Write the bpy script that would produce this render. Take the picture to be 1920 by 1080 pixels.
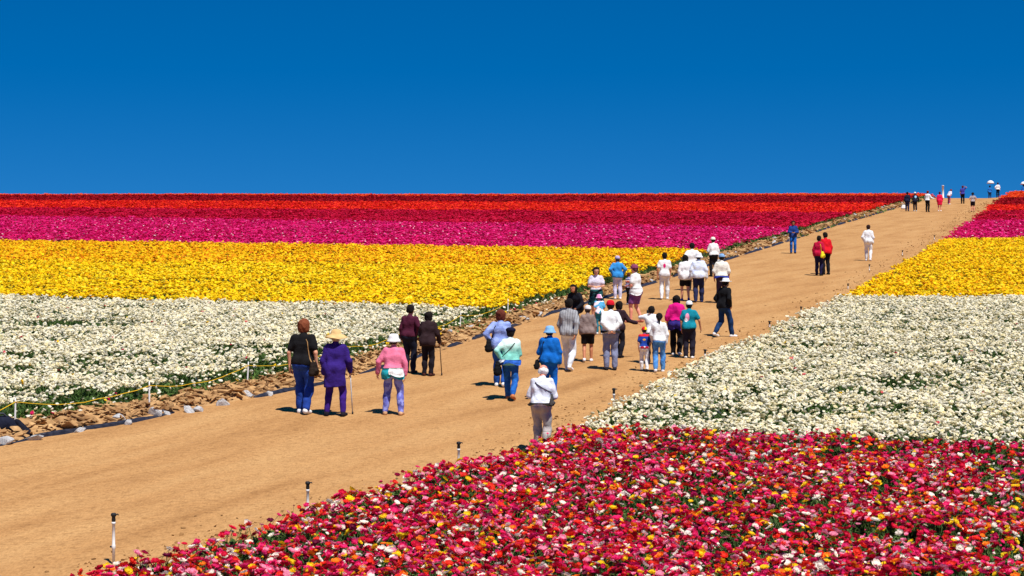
import bpy, math, random
import numpy as np
from mathutils import Vector

for o in list(bpy.data.objects):
    bpy.data.objects.remove(o, do_unlink=True)
scene = bpy.context.scene
C = scene.collection

# ------------------------------------------------------------------ camera
F = 3600.0            # focal length in photo pixels
HC = 5.1              # eye height over the foot of the slope
SLOPE = 258.0 / F     # rise of the hill
cam_d = bpy.data.cameras.new('camera')
cam = bpy.data.objects.new('camera', cam_d); C.objects.link(cam)
cam.location = (0, 0, HC); cam.rotation_euler = (math.pi / 2, 0, 0)
cam_d.sensor_width = 36.0; cam_d.lens = 36.0 * F / 1920.0
cam_d.clip_start = 0.5; cam_d.clip_end = 6000
scene.camera = cam

# ------------------------------------------------------------------ world, sun, exposure
SUN_EL, SUN_AZ = 62.0, 152.0       # azimuth clockwise from +Y
world = bpy.data.worlds.new('World'); scene.world = world; world.use_nodes = True
wn = world.node_tree.nodes; wl = world.node_tree.links
wn.clear()
wo = wn.new('ShaderNodeOutputWorld'); bg = wn.new('ShaderNodeBackground')
sky = wn.new('ShaderNodeTexSky'); sky.sky_type = 'NISHITA'; sky.sun_disc = False
sky.sun_elevation = math.radians(SUN_EL); sky.sun_rotation = math.radians(SUN_AZ)
sky.altitude = 3000; sky.air_density = 1.0; sky.dust_density = 0.0; sky.ozone_density = 6.0
hs = wn.new('ShaderNodeHueSaturation'); hs.inputs['Saturation'].default_value = 1.355; hs.inputs['Hue'].default_value = 0.501
hs.inputs['Value'].default_value = 1.0
gm = wn.new('ShaderNodeGamma'); gm.inputs['Gamma'].default_value = 1.0
geo = wn.new('ShaderNodeTexCoord'); va = wn.new('ShaderNodeVectorMath'); va.operation = 'ADD'; va.inputs[1].default_value = (0, 0, 0.13)
wl.new(geo.outputs['Generated'], va.inputs[0]); wl.new(va.outputs[0], sky.inputs['Vector'])   # sky sampled above the view direction, so the blue stays deep down to the hill
wl.new(sky.outputs[0], gm.inputs[0]); wl.new(gm.outputs[0], hs.inputs['Color'])
wl.new(hs.outputs[0], bg.inputs['Color']); bg.inputs['Strength'].default_value = 0.083
wl.new(bg.outputs[0], wo.inputs['Surface'])

sun_d = bpy.data.lights.new('sun', 'SUN'); sun_d.energy = 5.0; sun_d.angle = math.radians(0.53)
sun_d.color = (1.0, 0.955, 0.88)
sun = bpy.data.objects.new('sun', sun_d); C.objects.link(sun); sun.location = (60, -30, 120)
_a, _e = math.radians(SUN_AZ), math.radians(SUN_EL)
sun.rotation_euler = Vector((math.sin(_a) * math.cos(_e), math.cos(_a) * math.cos(_e), math.sin(_e))).to_track_quat('Z', 'Y').to_euler()
vs = scene.view_settings
vs.view_transform = 'Standard'; vs.look = 'None'; vs.exposure = 0.3; vs.gamma = 1.0; vs.use_curve_mapping = False

# ------------------------------------------------------------------ helpers
rng = np.random.default_rng(7)
random.seed(7)

def lin(c):
    r = []
    for v in c:
        v = v / 255.0
        r.append(v / 12.92 if v <= 0.04045 else ((v + 0.055) / 1.055) ** 2.4)
    return tuple(r)

def hash2(ix, iy, seed):
    n = (ix.astype(np.int64) * 374761393 + iy.astype(np.int64) * 668265263 + seed * 974711) & 0xffffffff
    n = ((n ^ (n >> 13)) * 1274126177) & 0xffffffff
    return ((n ^ (n >> 16)) & 0xffff) / 65535.0

def vnoise(x, y, seed=0):
    x = np.asarray(x, float); y = np.asarray(y, float)
    ix = np.floor(x); iy = np.floor(y); fx = x - ix; fy = y - iy
    fx = fx * fx * (3 - 2 * fx); fy = fy * fy * (3 - 2 * fy)
    a = hash2(ix, iy, seed); b = hash2(ix + 1, iy, seed); c = hash2(ix, iy + 1, seed); d = hash2(ix + 1, iy + 1, seed)
    return (a * (1 - fx) + b * fx) * (1 - fy) + (c * (1 - fx) + d * fx) * fy

def fbm(x, y, seed=0, n=3):
    s = 0; a = 0.5
    for i in range(n):
        s = s + a * (vnoise(x, y, seed + i) - 0.5); x = x * 2.1 + 3.7; y = y * 2.1 + 1.3; a *= 0.5
    return s

YC, CURV = 200.0, 0.0042
def gz(x, y):
    """height of the hillside"""
    x = np.asarray(x, float); y = np.asarray(y, float)
    yy = np.clip(y, -40, None)
    t = np.clip(yy - YC, 0, 30.0)
    z = SLOPE * np.minimum(yy, YC) + SLOPE * t - 0.5 * CURV * t * t
    u = np.clip(yy - YC - 30.0, 0, 250)
    z = z + (SLOPE - CURV * 30.0) * u
    z = z + 0.10 * (vnoise(x * 0.06, y * 0 + 2.0, 41) - 0.5) * np.clip((y - 150) / 40, 0, 1)
    z = z + 0.45 * np.exp(-((y - 207) / 16.0) ** 2) * np.clip((x - 51.5) / 6.0, 0, 1)
    return z

def pz(x, y):
    """surface of the trodden sand"""
    return gz(x, y) + 0.022 + 0.03 * fbm(x * 0.55, y * 0.22, 3, 3) + 0.018 * fbm(x * 2.6, y * 2.6, 8, 2)

def unproj(u, v, h=0.0):
    y = (HC - h) * F / (v - 282.0)
    return ((u - 960.0) / F * y, y)

def mesh_obj(name, V, faces, mat=None, parent=None, smooth=True, col=None):
    """faces: list of int arrays (n,3) / (n,4)"""
    V = np.asarray(V, np.float32)
    if not isinstance(faces, (list, tuple)): faces = [faces]
    faces = [np.asarray(f, np.int32) for f in faces if len(f)]
    me = bpy.data.meshes.new(name)
    me.vertices.add(len(V)); me.vertices.foreach_set('co', V.ravel())
    nl = sum(f.size for f in faces); npol = sum(len(f) for f in faces)
    me.loops.add(nl); me.polygons.add(npol)
    me.loops.foreach_set('vertex_index', np.concatenate([f.ravel() for f in faces]))
    st = []; s0 = 0
    for f in faces:
        st.append(np.arange(len(f)) * f.shape[1] + s0); s0 += f.size
    me.polygons.foreach_set('loop_start', np.concatenate(st).astype(np.int32))
    me.polygons.foreach_set('use_smooth', np.full(npol, smooth))
    me.update(calc_edges=True)
    if col is not None:
        at = me.attributes.new('col', 'FLOAT_COLOR', 'POINT')
        c4 = np.ones((len(V), 4), np.float32); c4[:, :3] = col
        at.data.foreach_set('color', c4.ravel())
    if mat is not None: me.materials.append(mat)
    o = bpy.data.objects.new(name, me); C.objects.link(o)
    if parent is not None: o.parent = parent
    return o

def tag(o, label=None, cat=None, group=None, kind=None):
    if label: o['label'] = label
    if cat: o['category'] = cat
    if group: o['group'] = group
    if kind: o['kind'] = kind
    return o

def empty(name, loc, rz=0.0):
    o = bpy.data.objects.new(name, None); C.objects.link(o)
    o.location = loc; o.rotation_euler = (0, 0, rz); o.empty_display_size = 0.1
    return o

# ------------------------------------------------------------------ materials
def new_mat(name, base=(0.5, 0.5, 0.5), rough=0.8, spec=0.25):
    m = bpy.data.materials.new(name); m.use_nodes = True
    b = m.node_tree.nodes['Principled BSDF']
    b.inputs['Base Color'].default_value = (*base, 1); b.inputs['Roughness'].default_value = rough
    b.inputs['Specular IOR Level'].default_value = spec
    return m, m.node_tree.nodes, m.node_tree.links, b

def ramp(n, stops):
    r = n.new('ShaderNodeValToRGB')
    while len(r.color_ramp.elements) < len(stops): r.color_ramp.elements.new(0.5)
    for e, (p, c) in zip(r.color_ramp.elements, stops):
        e.position = p; e.color = (*c, 1)
    return r

def noise_node(n, l, vec, scale, detail=4.0, rough=0.55):
    t = n.new('ShaderNodeTexNoise'); t.inputs['Scale'].default_value = scale
    t.inputs['Detail'].default_value = detail; t.inputs['Roughness'].default_value = rough
    if vec is not None: l.new(vec, t.inputs['Vector'])
    return t

def mixc(n, l, fac, a, b, mode='MIX'):
    m = n.new('ShaderNodeMix'); m.data_type = 'RGBA'; m.blend_type = mode
    for sock, v in ((m.inputs[0], fac), (m.inputs[6], a), (m.inputs[7], b)):
        if hasattr(v, 'links') or hasattr(v, 'is_linked'): l.new(v, sock)
        elif isinstance(v, (int, float)): sock.default_value = v
        else: sock.default_value = (*v, 1)
    return m.outputs[2]

def mat_sand():
    m, n, l, b = new_mat('sand', rough=0.95, spec=0.1)
    tc = n.new('ShaderNodeTexCoord')
    mp = n.new('ShaderNodeMapping'); mp.inputs['Rotation'].default_value = (0, 0, math.radians(-68))
    mp.inputs['Scale'].default_value = (0.16, 0.6, 1)
    mp.vector_type = 'TEXTURE'; mp.inputs['Scale'].default_value = (5.0, 0.9, 1)
    mp.inputs['Rotation'].default_value = (0, 0, math.radians(66))
    l.new(tc.outputs['Object'], mp.inputs['Vector'])
    big = noise_node(n, l, mp.outputs[0], 1.0, 5, 0.6)
    r1 = ramp(n, [(0.28, (0.34, 0.17, 0.062)), (0.45, (0.43, 0.228, 0.088)), (0.72, (0.495, 0.282, 0.116))])
    l.new(big.outputs[0], r1.inputs[0])
    fine = noise_node(n, l, tc.outputs['Object'], 9.0, 6, 0.72)
    r2 = ramp(n, [(0.28, (0.66, 0.62, 0.58)), (0.5, (1, 1, 1)), (0.8, (1.12, 1.12, 1.12))])
    l.new(fine.outputs[0], r2.inputs[0])
    c = mixc(n, l, 1.0, r1.outputs[0], r2.outputs[0], 'MULTIPLY')
    mpg = n.new('ShaderNodeMapping'); mpg.inputs['Scale'].default_value = (1.0, 0.25, 1.0); l.new(tc.outputs['Object'], mpg.inputs['Vector'])
    grit = noise_node(n, l, mpg.outputs[0], 38.0, 2, 0.7)
    r3 = ramp(n, [(0.30, (0.84, 0.82, 0.80)), (0.5, (1, 1, 1)), (0.72, (1.14, 1.14, 1.15))]); l.new(grit.outputs[0], r3.inputs[0])
    c = mixc(n, l, 1.0, c, r3.outputs[0], 'MULTIPLY')
    l.new(c, b.inputs['Base Color'])
    mid = noise_node(n, l, tc.outputs['Object'], 3.2, 5, 0.65)
    ad = n.new('ShaderNodeMath'); ad.operation = 'MULTIPLY_ADD'
    l.new(mid.outputs[0], ad.inputs[0]); ad.inputs[1].default_value = 2.0; l.new(fine.outputs[0], ad.inputs[2])
    bp = n.new('ShaderNodeBump'); bp.inputs['Strength'].default_value = 0.55; bp.inputs['Distance'].default_value = 0.03
    l.new(ad.outputs[0], bp.inputs['Height']); l.new(bp.outputs[0], b.inputs['Normal'])
    return m

def mat_noise(name, c1, c2, scale, rough=0.9, bump=0.0, spec=0.2, dist=0.02):
    m, n, l, b = new_mat(name, rough=rough, spec=spec)
    tc = n.new('ShaderNodeTexCoord')
    t = noise_node(n, l, tc.outputs['Object'], scale, 5, 0.6)
    r = ramp(n, [(0.3, c1), (0.7, c2)]); l.new(t.outputs[0], r.inputs[0]); l.new(r.outputs[0], b.inputs['Base Color'])
    if bump:
        bp = n.new('ShaderNodeBump'); bp.inputs['Strength'].default_value = bump; bp.inputs['Distance'].default_value = dist
        l.new(t.outputs[0], bp.inputs['Height']); l.new(bp.outputs[0], b.inputs['Normal'])
    return m

def mat_petal(name, color=None, trans=0.34, centre=None, source='INSTANCER'):
    m, n, l, b = new_mat(name, rough=0.65, spec=0.2)
    out = n['Material Output']
    tl = n.new('ShaderNodeBsdfTranslucent'); mx = n.new('ShaderNodeMixShader'); mx.inputs[0].default_value = trans
    if color is None:
        a = n.new('ShaderNodeAttribute'); a.attribute_name = 'col'; a.attribute_type = source
        c = a.outputs['Color']
        w = n.new('ShaderNodeAttribute'); w.attribute_name = 'cw'
        if centre is not None: c = mixc(n, l, w.outputs['Fac'], c, centre)
    else:
        tc = n.new('ShaderNodeTexCoord'); t = noise_node(n, l, tc.outputs['Object'], 3.0, 3)
        r = ramp(n, [(0.35, tuple(v * 0.8 for v in color)), (0.65, tuple(color))]); l.new(t.outputs[0], r.inputs[0]); c = r.outputs[0]
    l.new(c, b.inputs['Base Color']); l.new(c, tl.inputs['Color'])
    l.new(b.outputs[0], mx.inputs[1]); l.new(tl.outputs[0], mx.inputs[2]); l.new(mx.outputs[0], out.inputs['Surface'])
    return m

M_SAND = mat_sand()
M_SOIL = mat_noise('field_soil', (0.10, 0.055, 0.022), (0.26, 0.14, 0.055), 1.2, 0.95, 0.4)
M_PETAL = mat_petal('petals')
M_PETALW = mat_petal('white_petals', centre=lin((214, 190, 100)))
M_PETALB = mat_petal('far_petals', source='GEOMETRY')
M_LEAF = mat_petal('leaves', trans=0.25)
M_STEM = mat_noise('stem', (0.05, 0.10, 0.02), (0.09, 0.16, 0.04), 30, 0.7)
M_BANK = mat_noise('dry_bank', (0.20, 0.09, 0.032), (0.56, 0.34, 0.15), 3.5, 0.95, 0.7, dist=0.05)
M_ROCK = mat_noise('pale_rock', (0.26, 0.25, 0.25), (0.58, 0.57, 0.57), 6.0, 0.9, 0.6)
M_CLOD = mat_noise('earth_clod', (0.18, 0.085, 0.03), (0.36, 0.19, 0.07), 5.0, 0.95, 0.5)
M_BLACKPLASTIC = mat_noise('black_plastic', (0.008, 0.009, 0.016), (0.03, 0.032, 0.05), 9.0, 0.45, 0.5, 0.4)
M_WHITEPIPE = mat_noise('white_pipe', (0.62, 0.60, 0.58), (0.82, 0.81, 0.80), 14.0, 0.5)
M_BLACKCAP = mat_noise('black_cap', (0.01, 0.01, 0.011), (0.03, 0.03, 0.032), 30.0, 0.5)
M_ROPE = mat_noise('yellow_rope', (0.62, 0.34, 0.01), (0.85, 0.56, 0.03), 30.0, 0.8)
M_METAL = mat_noise('grey_metal', (0.35, 0.35, 0.36), (0.6, 0.6, 0.62), 20.0, 0.35, 0, 0.6)
M_WOOD = mat_noise('dark_wood', (0.05, 0.025, 0.012), (0.12, 0.06, 0.03), 25.0, 0.6)

# ------------------------------------------------------------------ plan of the place
EL = np.array([unproj(u, v) for u, v in [(-420, 905), (0, 838), (90, 820), (250, 795), (345, 772), (480, 748), (620, 720), (720, 692),
      (850, 650), (950, 618), (1040, 588), (1200, 540), (1390, 480), (1480, 453), (1560, 426), (1640, 403), (1700, 385), (1760, 366)]])
ELG = np.array([unproj(u, v, 0.1) for u, v in [(-420, 862), (-60, 806), (78, 790), (182, 766), (286, 752), (390, 731), (495, 711), (660, 672),
      (760, 646), (850, 622), (930, 598), (1040, 568), (1200, 523), (1290, 496), (1400, 463), (1480, 443), (1560, 418), (1650, 394), (1700, 380), (1745, 368)]])
ER = np.array([unproj(u, v, 0.42) for u, v in [(-200, 1200), (150, 1078), (340, 1012), (530, 958), (680, 905), (830, 868), (940, 845), (1040, 802), (1120, 765),
      (1230, 705), (1320, 665), (1400, 632), (1500, 585), (1600, 540), (1690, 490), (1770, 445), (1820, 410), (1865, 378), (1890, 362)]])
def edge(P):
    ys, xs = P[:, 1], P[:, 0]
    def f(y):
        y = np.asarray(y, float)
        lo = xs[0] + (y - ys[0]) * (xs[1] - xs[0]) / (ys[1] - ys[0])
        hi = xs[-1] + (y - ys[-1]) * 0.30
        return np.where(y < ys[0], lo, np.where(y > ys[-1], hi, np.interp(y, ys, xs)))
    return f
x_left, x_green, x_right = edge(EL), edge(ELG), edge(ER)

# ground: one sheet to the horizon
gx = np.unique(np.concatenate([np.linspace(-3000, -100, 14), np.linspace(-100, 120, 56), np.linspace(120, 3000, 14)]))
gy = np.unique(np.concatenate([np.linspace(-400, 0, 8), np.linspace(0, 190, 40), np.linspace(190, 260, 71), np.linspace(260, 500, 20), np.linspace(500, 4000, 10)]))
def grid_mesh(XX, YY, ZZ):
    ny, nx = XX.shape
    V = np.stack([XX, YY, ZZ], -1).reshape(-1, 3)
    i = np.arange(ny * nx).reshape(ny, nx)
    Q = np.stack([i[:-1, :-1], i[:-1, 1:], i[1:, 1:], i[1:, :-1]], -1).reshape(-1, 4)
    return V, Q
XX, YY = np.meshgrid(gx, gy)
V, Q = grid_mesh(XX, YY, gz(XX, YY) - 0.02)
tag(mesh_obj('ground', V, Q, M_SOIL), kind='structure')

# the sandy path
ys = [12.0]
while ys[-1] < 236: ys.append(ys[-1] + max(0.10, ys[-1] * 0.0040))
ys = np.array(ys); NX = 150
t = np.linspace(0, 1, NX)[None, :]
xa = x_left(ys)[:, None] - 0.06; xb = x_right(ys)[:, None] + 1.2
XX = xa + (xb - xa) * t; YY = np.repeat(ys[:, None], NX, 1)
ZZ = pz(XX, YY)
dr = x_right(YY) - XX
rough = np.exp(-((dr - 0.3) / 0.8) ** 2)
ZZ = ZZ + rough * 0.22 * np.abs(fbm(XX * 2.6, YY * 2.6, 31, 4)) + 0.022 * np.clip(vnoise(XX * 3.1, YY * 2.2, 35) - .62, 0, 1) - 0.035 * np.clip(vnoise(XX * 3.7, YY * 2.7, 36) - .68, 0, 1)
V, Q = grid_mesh(XX, YY, ZZ)
tag(mesh_obj('path', V, Q, M_SAND), kind='structure')

# ragged dry bank between the path and the left bed
ys2 = [20.0]
while ys2[-1] < 225: ys2.append(ys2[-1] + max(0.06, ys2[-1] * 0.0022))
ys2 = np.array(ys2); NB = 34
t = np.linspace(0, 1, NB)[None, :]
xa = x_green(ys2)[:, None] - 0.5; xb = x_left(ys2)[:, None] - 0.02
XX = xa + (xb - xa) * t; YY = np.repeat(ys2[:, None], NB, 1)
prof = np.sin(np.clip(t, 0, 1) * math.pi) ** 0.6
rid = np.abs(fbm(XX * 1.9 + YY * 0.7, YY * 1.9, 51, 3)) * 2
ZZ = gz(XX, YY) + 0.02 + prof * (0.05 + 0.20 * rid + 0.07 * fbm(XX * 7, YY * 7, 58, 2))
V, Q = grid_mesh(XX, YY, ZZ)
tag(mesh_obj('earth_bank', V, Q, M_BANK, smooth=False), kind='structure')
def bank_z(x, y):
    a = float(x_green(y)) - 0.5; b = float(x_left(y)) - 0.02
    tt = min(max((x - a) / (b - a), 0), 1)
    r = abs(float(fbm(np.array(x * 1.9 + y * 0.7), np.array(y * 1.9), 51, 3))) * 2
    return float(gz(x, y)) + 0.02 + (math.sin(tt * math.pi) ** 0.6 if 0 < tt < 1 else 0) * (0.05 + 0.20 * r)

# ------------------------------------------------------------------ flowers
def cup(n, layers=True, seed=0):
    """one bloom of unit radius: outer cup, ruffled rim, inner dome. returns V, T, tint, centre weight"""
    r = np.random.default_rng(seed)
    V = [(0, 0, -0.35)]; cw = [0.3]
    a0 = r.uniform(0, 6)
    rings = [(0.72, -0.12, 0.15), (1.0, 0.28, 0.0), (0.62, 0.42, 0.1)] if layers else [(1.0, 0.12, 0.0)]
    for k, (R, z, c) in enumerate(rings):
        for i in range(n):
            a = a0 + 2 * math.pi * (i + 0.5 * (k % 2)) / n
            rr = R * r.uniform(0.82, 1.15)
            V.append((rr * math.cos(a), rr * math.sin(a), z + r.uniform(-0.14, 0.16))); cw.append(c)
    V.append((0, 0, 0.36 if layers else 0.5)); cw.append(1.0 if layers else 0.4)
    T = []
    K = len(rings)
    for i in range(n):
        j = (i + 1) % n
        T.append((0, 1 + j, 1 + i))
        for k in range(K - 1):
            p = 1 + k * n; q = p + n
            if k % 2 == 0: T += [(p + i, p + j, q + i), (p + j, q + j, q + i)]
            else: T += [(p + i, p + j, q + j), (p + i, q + j, q + i)]
        p = 1 + (K - 1) * n
        T.append((p + i, p + j, len(V) - 1))
    return np.array(V), np.array(T), np.array(cw)

def template(name, V, T, mat, cw=None, col=None):
    """a mesh that only the instancing trees use; not linked to the scene"""
    o = mesh_obj(name, V, T, mat, smooth=False, col=col)
    if cw is not None:
        a = o.data.attributes.new('cw', 'FLOAT', 'POINT'); a.data.foreach_set('value', np.asarray(cw, np.float32))
    C.objects.unlink(o)
    return o

def stemmed(V, T, reach=8.5):
    """adds a thin bent stem under a bloom; returns verts, tris, number of petal tris"""
    V = np.asarray(V); b = len(V); S = []; F3 = []
    for k, (z, ox) in enumerate(((-.2, 0), (-reach * .5, .35), (-reach, .1))):
        for j in range(3): a = 2.094 * j; S.append((ox + .09 * math.cos(a), .09 * math.sin(a), z))
    for k in range(2):
        for j in range(3):
            p, q = b + 3 * k + j, b + 3 * k + (j + 1) % 3; F3 += [(p, q, q + 3), (p, q + 3, p + 3)]
    return np.concatenate([V, S]), np.concatenate([T, F3]), len(T)

def stem_template(name, V, T, mat, cw=None):
    V2, T2, nt = stemmed(V, T)
    o = template(name, V2, T2, mat, None if cw is None else np.concatenate([cw, np.zeros(len(V2) - len(V))]))
    o.data.materials.append(M_STEM); mi = np.zeros(len(T2), np.int32); mi[nt:] = 1
    o.data.polygons.foreach_set('material_index', mi); o.data.update()
    return o

def scatter_tree(temps):
    ng = bpy.data.node_groups.new('scatter', 'GeometryNodeTree')
    ng.interface.new_socket('Geometry', in_out='INPUT', socket_type='NodeSocketGeometry'); ng.interface.new_socket('Geometry', in_out='OUTPUT', socket_type='NodeSocketGeometry')
    n, l = ng.nodes, ng.links
    gi = n.new('NodeGroupInput'); go = n.new('NodeGroupOutput'); ip = n.new('GeometryNodeInstanceOnPoints'); jn = n.new('GeometryNodeJoinGeometry')
    for t in temps:
        oi = n.new('GeometryNodeObjectInfo'); oi.inputs['Object'].default_value = t
        g2 = n.new('GeometryNodeGeometryToInstance'); l.new(oi.outputs['Geometry'], g2.inputs[0]); l.new(g2.outputs[0], jn.inputs[0])
    def at(nm, ty):
        a = n.new('GeometryNodeInputNamedAttribute'); a.data_type = ty; a.inputs['Name'].default_value = nm; return a.outputs[0]
    e = n.new('FunctionNodeEulerToRotation'); l.new(at('rot', 'FLOAT_VECTOR'), e.inputs[0])
    l.new(gi.outputs[0], ip.inputs['Points']); l.new(jn.outputs[0], ip.inputs['Instance']); ip.inputs['Pick Instance'].default_value = True
    l.new(at('pick', 'INT'), ip.inputs['Instance Index']); l.new(e.outputs[0], ip.inputs['Rotation']); l.new(at('scl', 'FLOAT_VECTOR'), ip.inputs['Scale'])
    l.new(ip.outputs[0], go.inputs[0])
    return ng

def scatter_mesh(name, P, R, cols, tree, mat, tilt=0.45, squash=(0.75, 1.1), parent=None, nvar=3, bias=-0.0):
    N = len(P)
    me = bpy.data.meshes.new(name); me.vertices.add(N); me.vertices.foreach_set('co', np.asarray(P, np.float32).ravel())
    rot = np.stack([rng.normal(0, tilt, N) + bias, rng.normal(0, tilt, N), rng.uniform(0, 6.283, N)], -1).astype(np.float32)
    scl = np.stack([R * rng.uniform(0.85, 1.15, N), R * rng.uniform(0.85, 1.15, N), R * rng.uniform(*squash, N)], -1).astype(np.float32)
    me.attributes.new('rot', 'FLOAT_VECTOR', 'POINT').data.foreach_set('vector', rot.ravel())
    me.attributes.new('scl', 'FLOAT_VECTOR', 'POINT').data.foreach_set('vector', scl.ravel())
    me.attributes.new('pick', 'INT', 'POINT').data.foreach_set('value', rng.integers(0, nvar, N).astype(np.int32))
    c4 = np.ones((N, 4), np.float32); c4[:, :3] = cols
    me.attributes.new('col', 'FLOAT_COLOR', 'POINT').data.foreach_set('color', c4.ravel())
    me.materials.append(mat); me.update()
    o = bpy.data.objects.new(name, me); C.objects.link(o)
    if parent is not None: o.parent = parent
    md = o.modifiers.new('scatter', 'NODES'); md.node_group = tree
    return o

def leaf_tuft(seed, n=9):
    """bent narrow leaves springing from one root, unit length"""
    r = np.random.default_rng(seed); V = []; Fq = []; Ft = []
    for k in range(n):
        yaw = r.uniform(0, 6.28); el = float(np.clip(r.normal(.85, .35), .15, 1.5)); el2 = el - r.uniform(.3, .9); L = r.uniform(.6, 1.15); w = L * r.uniform(.07, .15)
        d1 = np.array([math.cos(yaw) * math.cos(el), math.sin(yaw) * math.cos(el), math.sin(el)]); d2 = np.array([math.cos(yaw) * math.cos(el2), math.sin(yaw) * math.cos(el2), math.sin(el2)])
        sd = np.array([-math.sin(yaw), math.cos(yaw), r.uniform(-.4, .4)]); a = np.array([r.uniform(-.15, .15), r.uniform(-.15, .15), 0]); m = a + d1 * L * .55; e = m + d2 * L * .45; b = len(V)
        V += [a - sd * w * .4, a + sd * w * .4, m + sd * w, m - sd * w, e]; Fq.append((b, b + 1, b + 2, b + 3)); Ft.append((b + 3, b + 2, b + 4))
    return np.array(V), [np.array(Fq), np.array(Ft)]
TUFTS = scatter_tree([template('leaf_tuft', *leaf_tuft(60 + k), M_LEAF) for k in range(4)])
def leaves_mesh(name, P, L, cols, mat, parent=None):
    return scatter_mesh(name, P, L, cols, TUFTS, mat, .18, (.8, 1.15), parent, 4)

def greens(n):
    b = np.array([(0.055, 0.115, 0.022), (0.085, 0.16, 0.03), (0.035, 0.075, 0.02), (0.12, 0.19, 0.05)])
    return b[rng.integers(0, 4, n)] * rng.uniform(0.7, 1.2, (n, 1))

def pick(pal, n):
    cs = np.array([lin(c) for c, _ in pal]); w = np.array([w for _, w in pal], float); w /= w.sum()
    k = rng.choice(len(pal), n, p=w)
    return cs[k] * rng.uniform(0.82, 1.08, (n, 1)), k

def band_line(p, q, h=0.42):
    (x0, y0), (x1, y1) = unproj(*p, h), unproj(*q, h)
    return lambda x: y0 + (np.asarray(x) - x0) * (y1 - y0) / (x1 - x0)

def frame_ok(x, y, margin):
    return np.abs(x) < 0.2667 * y + margin

def sample(side, ylo, yhi, dens, margin=4.0, inset=0.0, gaps=None, edge_fade=0.4):
    """random points in a bed, thinned to clumps and row gaps"""
    ya, yb = 14.0, 222.0
    xs = np.array([-70.0, 75.0])
    ya = max(ya, min(ylo(xs).min(), 1e9)) if ylo else ya
    yb = min(yb, yhi(xs).max()) if yhi else yb
    n = int(dens * (0.54 * yb + 2 * margin) * (yb - ya))
    y = rng.uniform(ya, yb, n); x = rng.uniform(-1, 1, n) * (0.267 * yb + margin)
    ok = frame_ok(x, y, margin)
    if ylo: ok &= y > ylo(x) + 0.12 * (rng.random(n) - 0.3)
    if yhi: ok &= y < yhi(x) + 0.12 * (rng.random(n) - 0.7)
    wob = 0.35 * (vnoise(x * 0.0 + 3, y * 1.3, 77) - 0.5)
    if side == 'L': ok &= x < x_green(y) - inset + wob - edge_fade * rng.random(n) ** 2
    else: ok &= x > x_right(y) + inset + wob + edge_fade * rng.random(n) ** 2
    if gaps is not None: ok &= rng.random(n) < gaps(x, y)
    return np.stack([x[ok], y[ok]], -1)

def onto(P2, h):
    return np.column_stack([P2, gz(P2[:, 0], P2[:, 1]) + h])

def height_var(P2, base, amp, seed):
    return base + amp * fbm(P2[:, 0] * 0.9, P2[:, 1] * 0.9, seed, 3) * 2

# row lines of the beds
# left bed
LWY = band_line((0, 553), (930, 578)); LYG = band_line((0, 491), (1290, 500)); LGM = band_line((0, 451), (1290, 468))
LMC = band_line((0, 406), (1420, 427)); LCO = band_line((0, 390), (1420, 398)); LOD = band_line((0, 376), (1420, 381)); LDK = band_line((0, 366), (1420, 368))
# right bed
RMW = band_line((1060, 803), (1920, 832)); RWY = band_line((1590, 557), (1920, 556)); RYM = band_line((1770, 449), (1920, 447))
RMC = band_line((1770, 414), (1920, 414)); RCO = band_line((1770, 395), (1920, 395)); ROD = band_line((1770, 385), (1920, 385)); RDK = band_line((1770, 372), (1920, 372))

PAL_MIX = [((218, 22, 62), 22), ((236, 44, 116), 24), ((170, 10, 44), 6), ((242, 58, 40), 12), ((252, 156, 184), 12), ((255, 244, 230), 11), ((254, 138, 34), 6.5), ((255, 216, 30), 6.5), ((112, 10, 54), 3)]
MIX_NAMES = ['crimson', 'rose pink', 'dark red', 'scarlet', 'pale pink', 'creamy white', 'orange', 'yellow', 'deep purple']
PAL_WHITE = [((255, 250, 232), 58), ((252, 243, 212), 30), ((240, 229, 188), 12), ((255, 214, 30), 0.25), ((225, 30, 100), 0.25)]
PAL_YEL = [((255, 222, 10), 60), ((255, 211, 6), 30), ((255, 236, 60), 10), ((248, 176, 10), 3)]
PAL_YEL2 = [((255, 220, 8), 55), ((255, 208, 6), 30), ((250, 180, 8), 10), ((255, 232, 50), 10)]
PAL_GOLD = [((255, 208, 8), 48), ((255, 192, 8), 30), ((250, 164, 10), 14), ((255, 224, 24), 16), ((235, 110, 18), 3)]
PAL_MAG = [((232, 20, 120), 45), ((218, 12, 104), 26), ((240, 52, 146), 22), ((240, 110, 170), 4), ((250, 220, 230), 0.6)]
PAL_CRI = [((214, 10, 66), 45), ((200, 8, 54), 30), ((226, 22, 84), 20), ((245, 200, 200), 0.4)]
PAL_ORED = [((236, 36, 24), 45), ((244, 62, 20), 30), ((218, 16, 32), 22), ((240, 200, 140), 0.4)]
PAL_DRED = [((176, 6, 26), 55), ((192, 10, 30), 30), ((152, 6, 28), 15)]
PAL_CREST = [((246, 92, 30), 45), ((250, 124, 50), 25), ((232, 50, 30), 30)]

def clump(seed, lo, hi, thr, sx=0.35, sy=1.2):
    def g(x, y):
        v = vnoise(x * sx, y * sy, seed) * 0.42 + vnoise(x * 1.9, y * 2.4, seed + 5) * 0.32 + vnoise(x * 5.5, y * 4.5, seed + 9) * 0.26
        return np.clip(lo + (hi - lo) * (v - thr) / 0.14, lo, hi)
    return g

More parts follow.
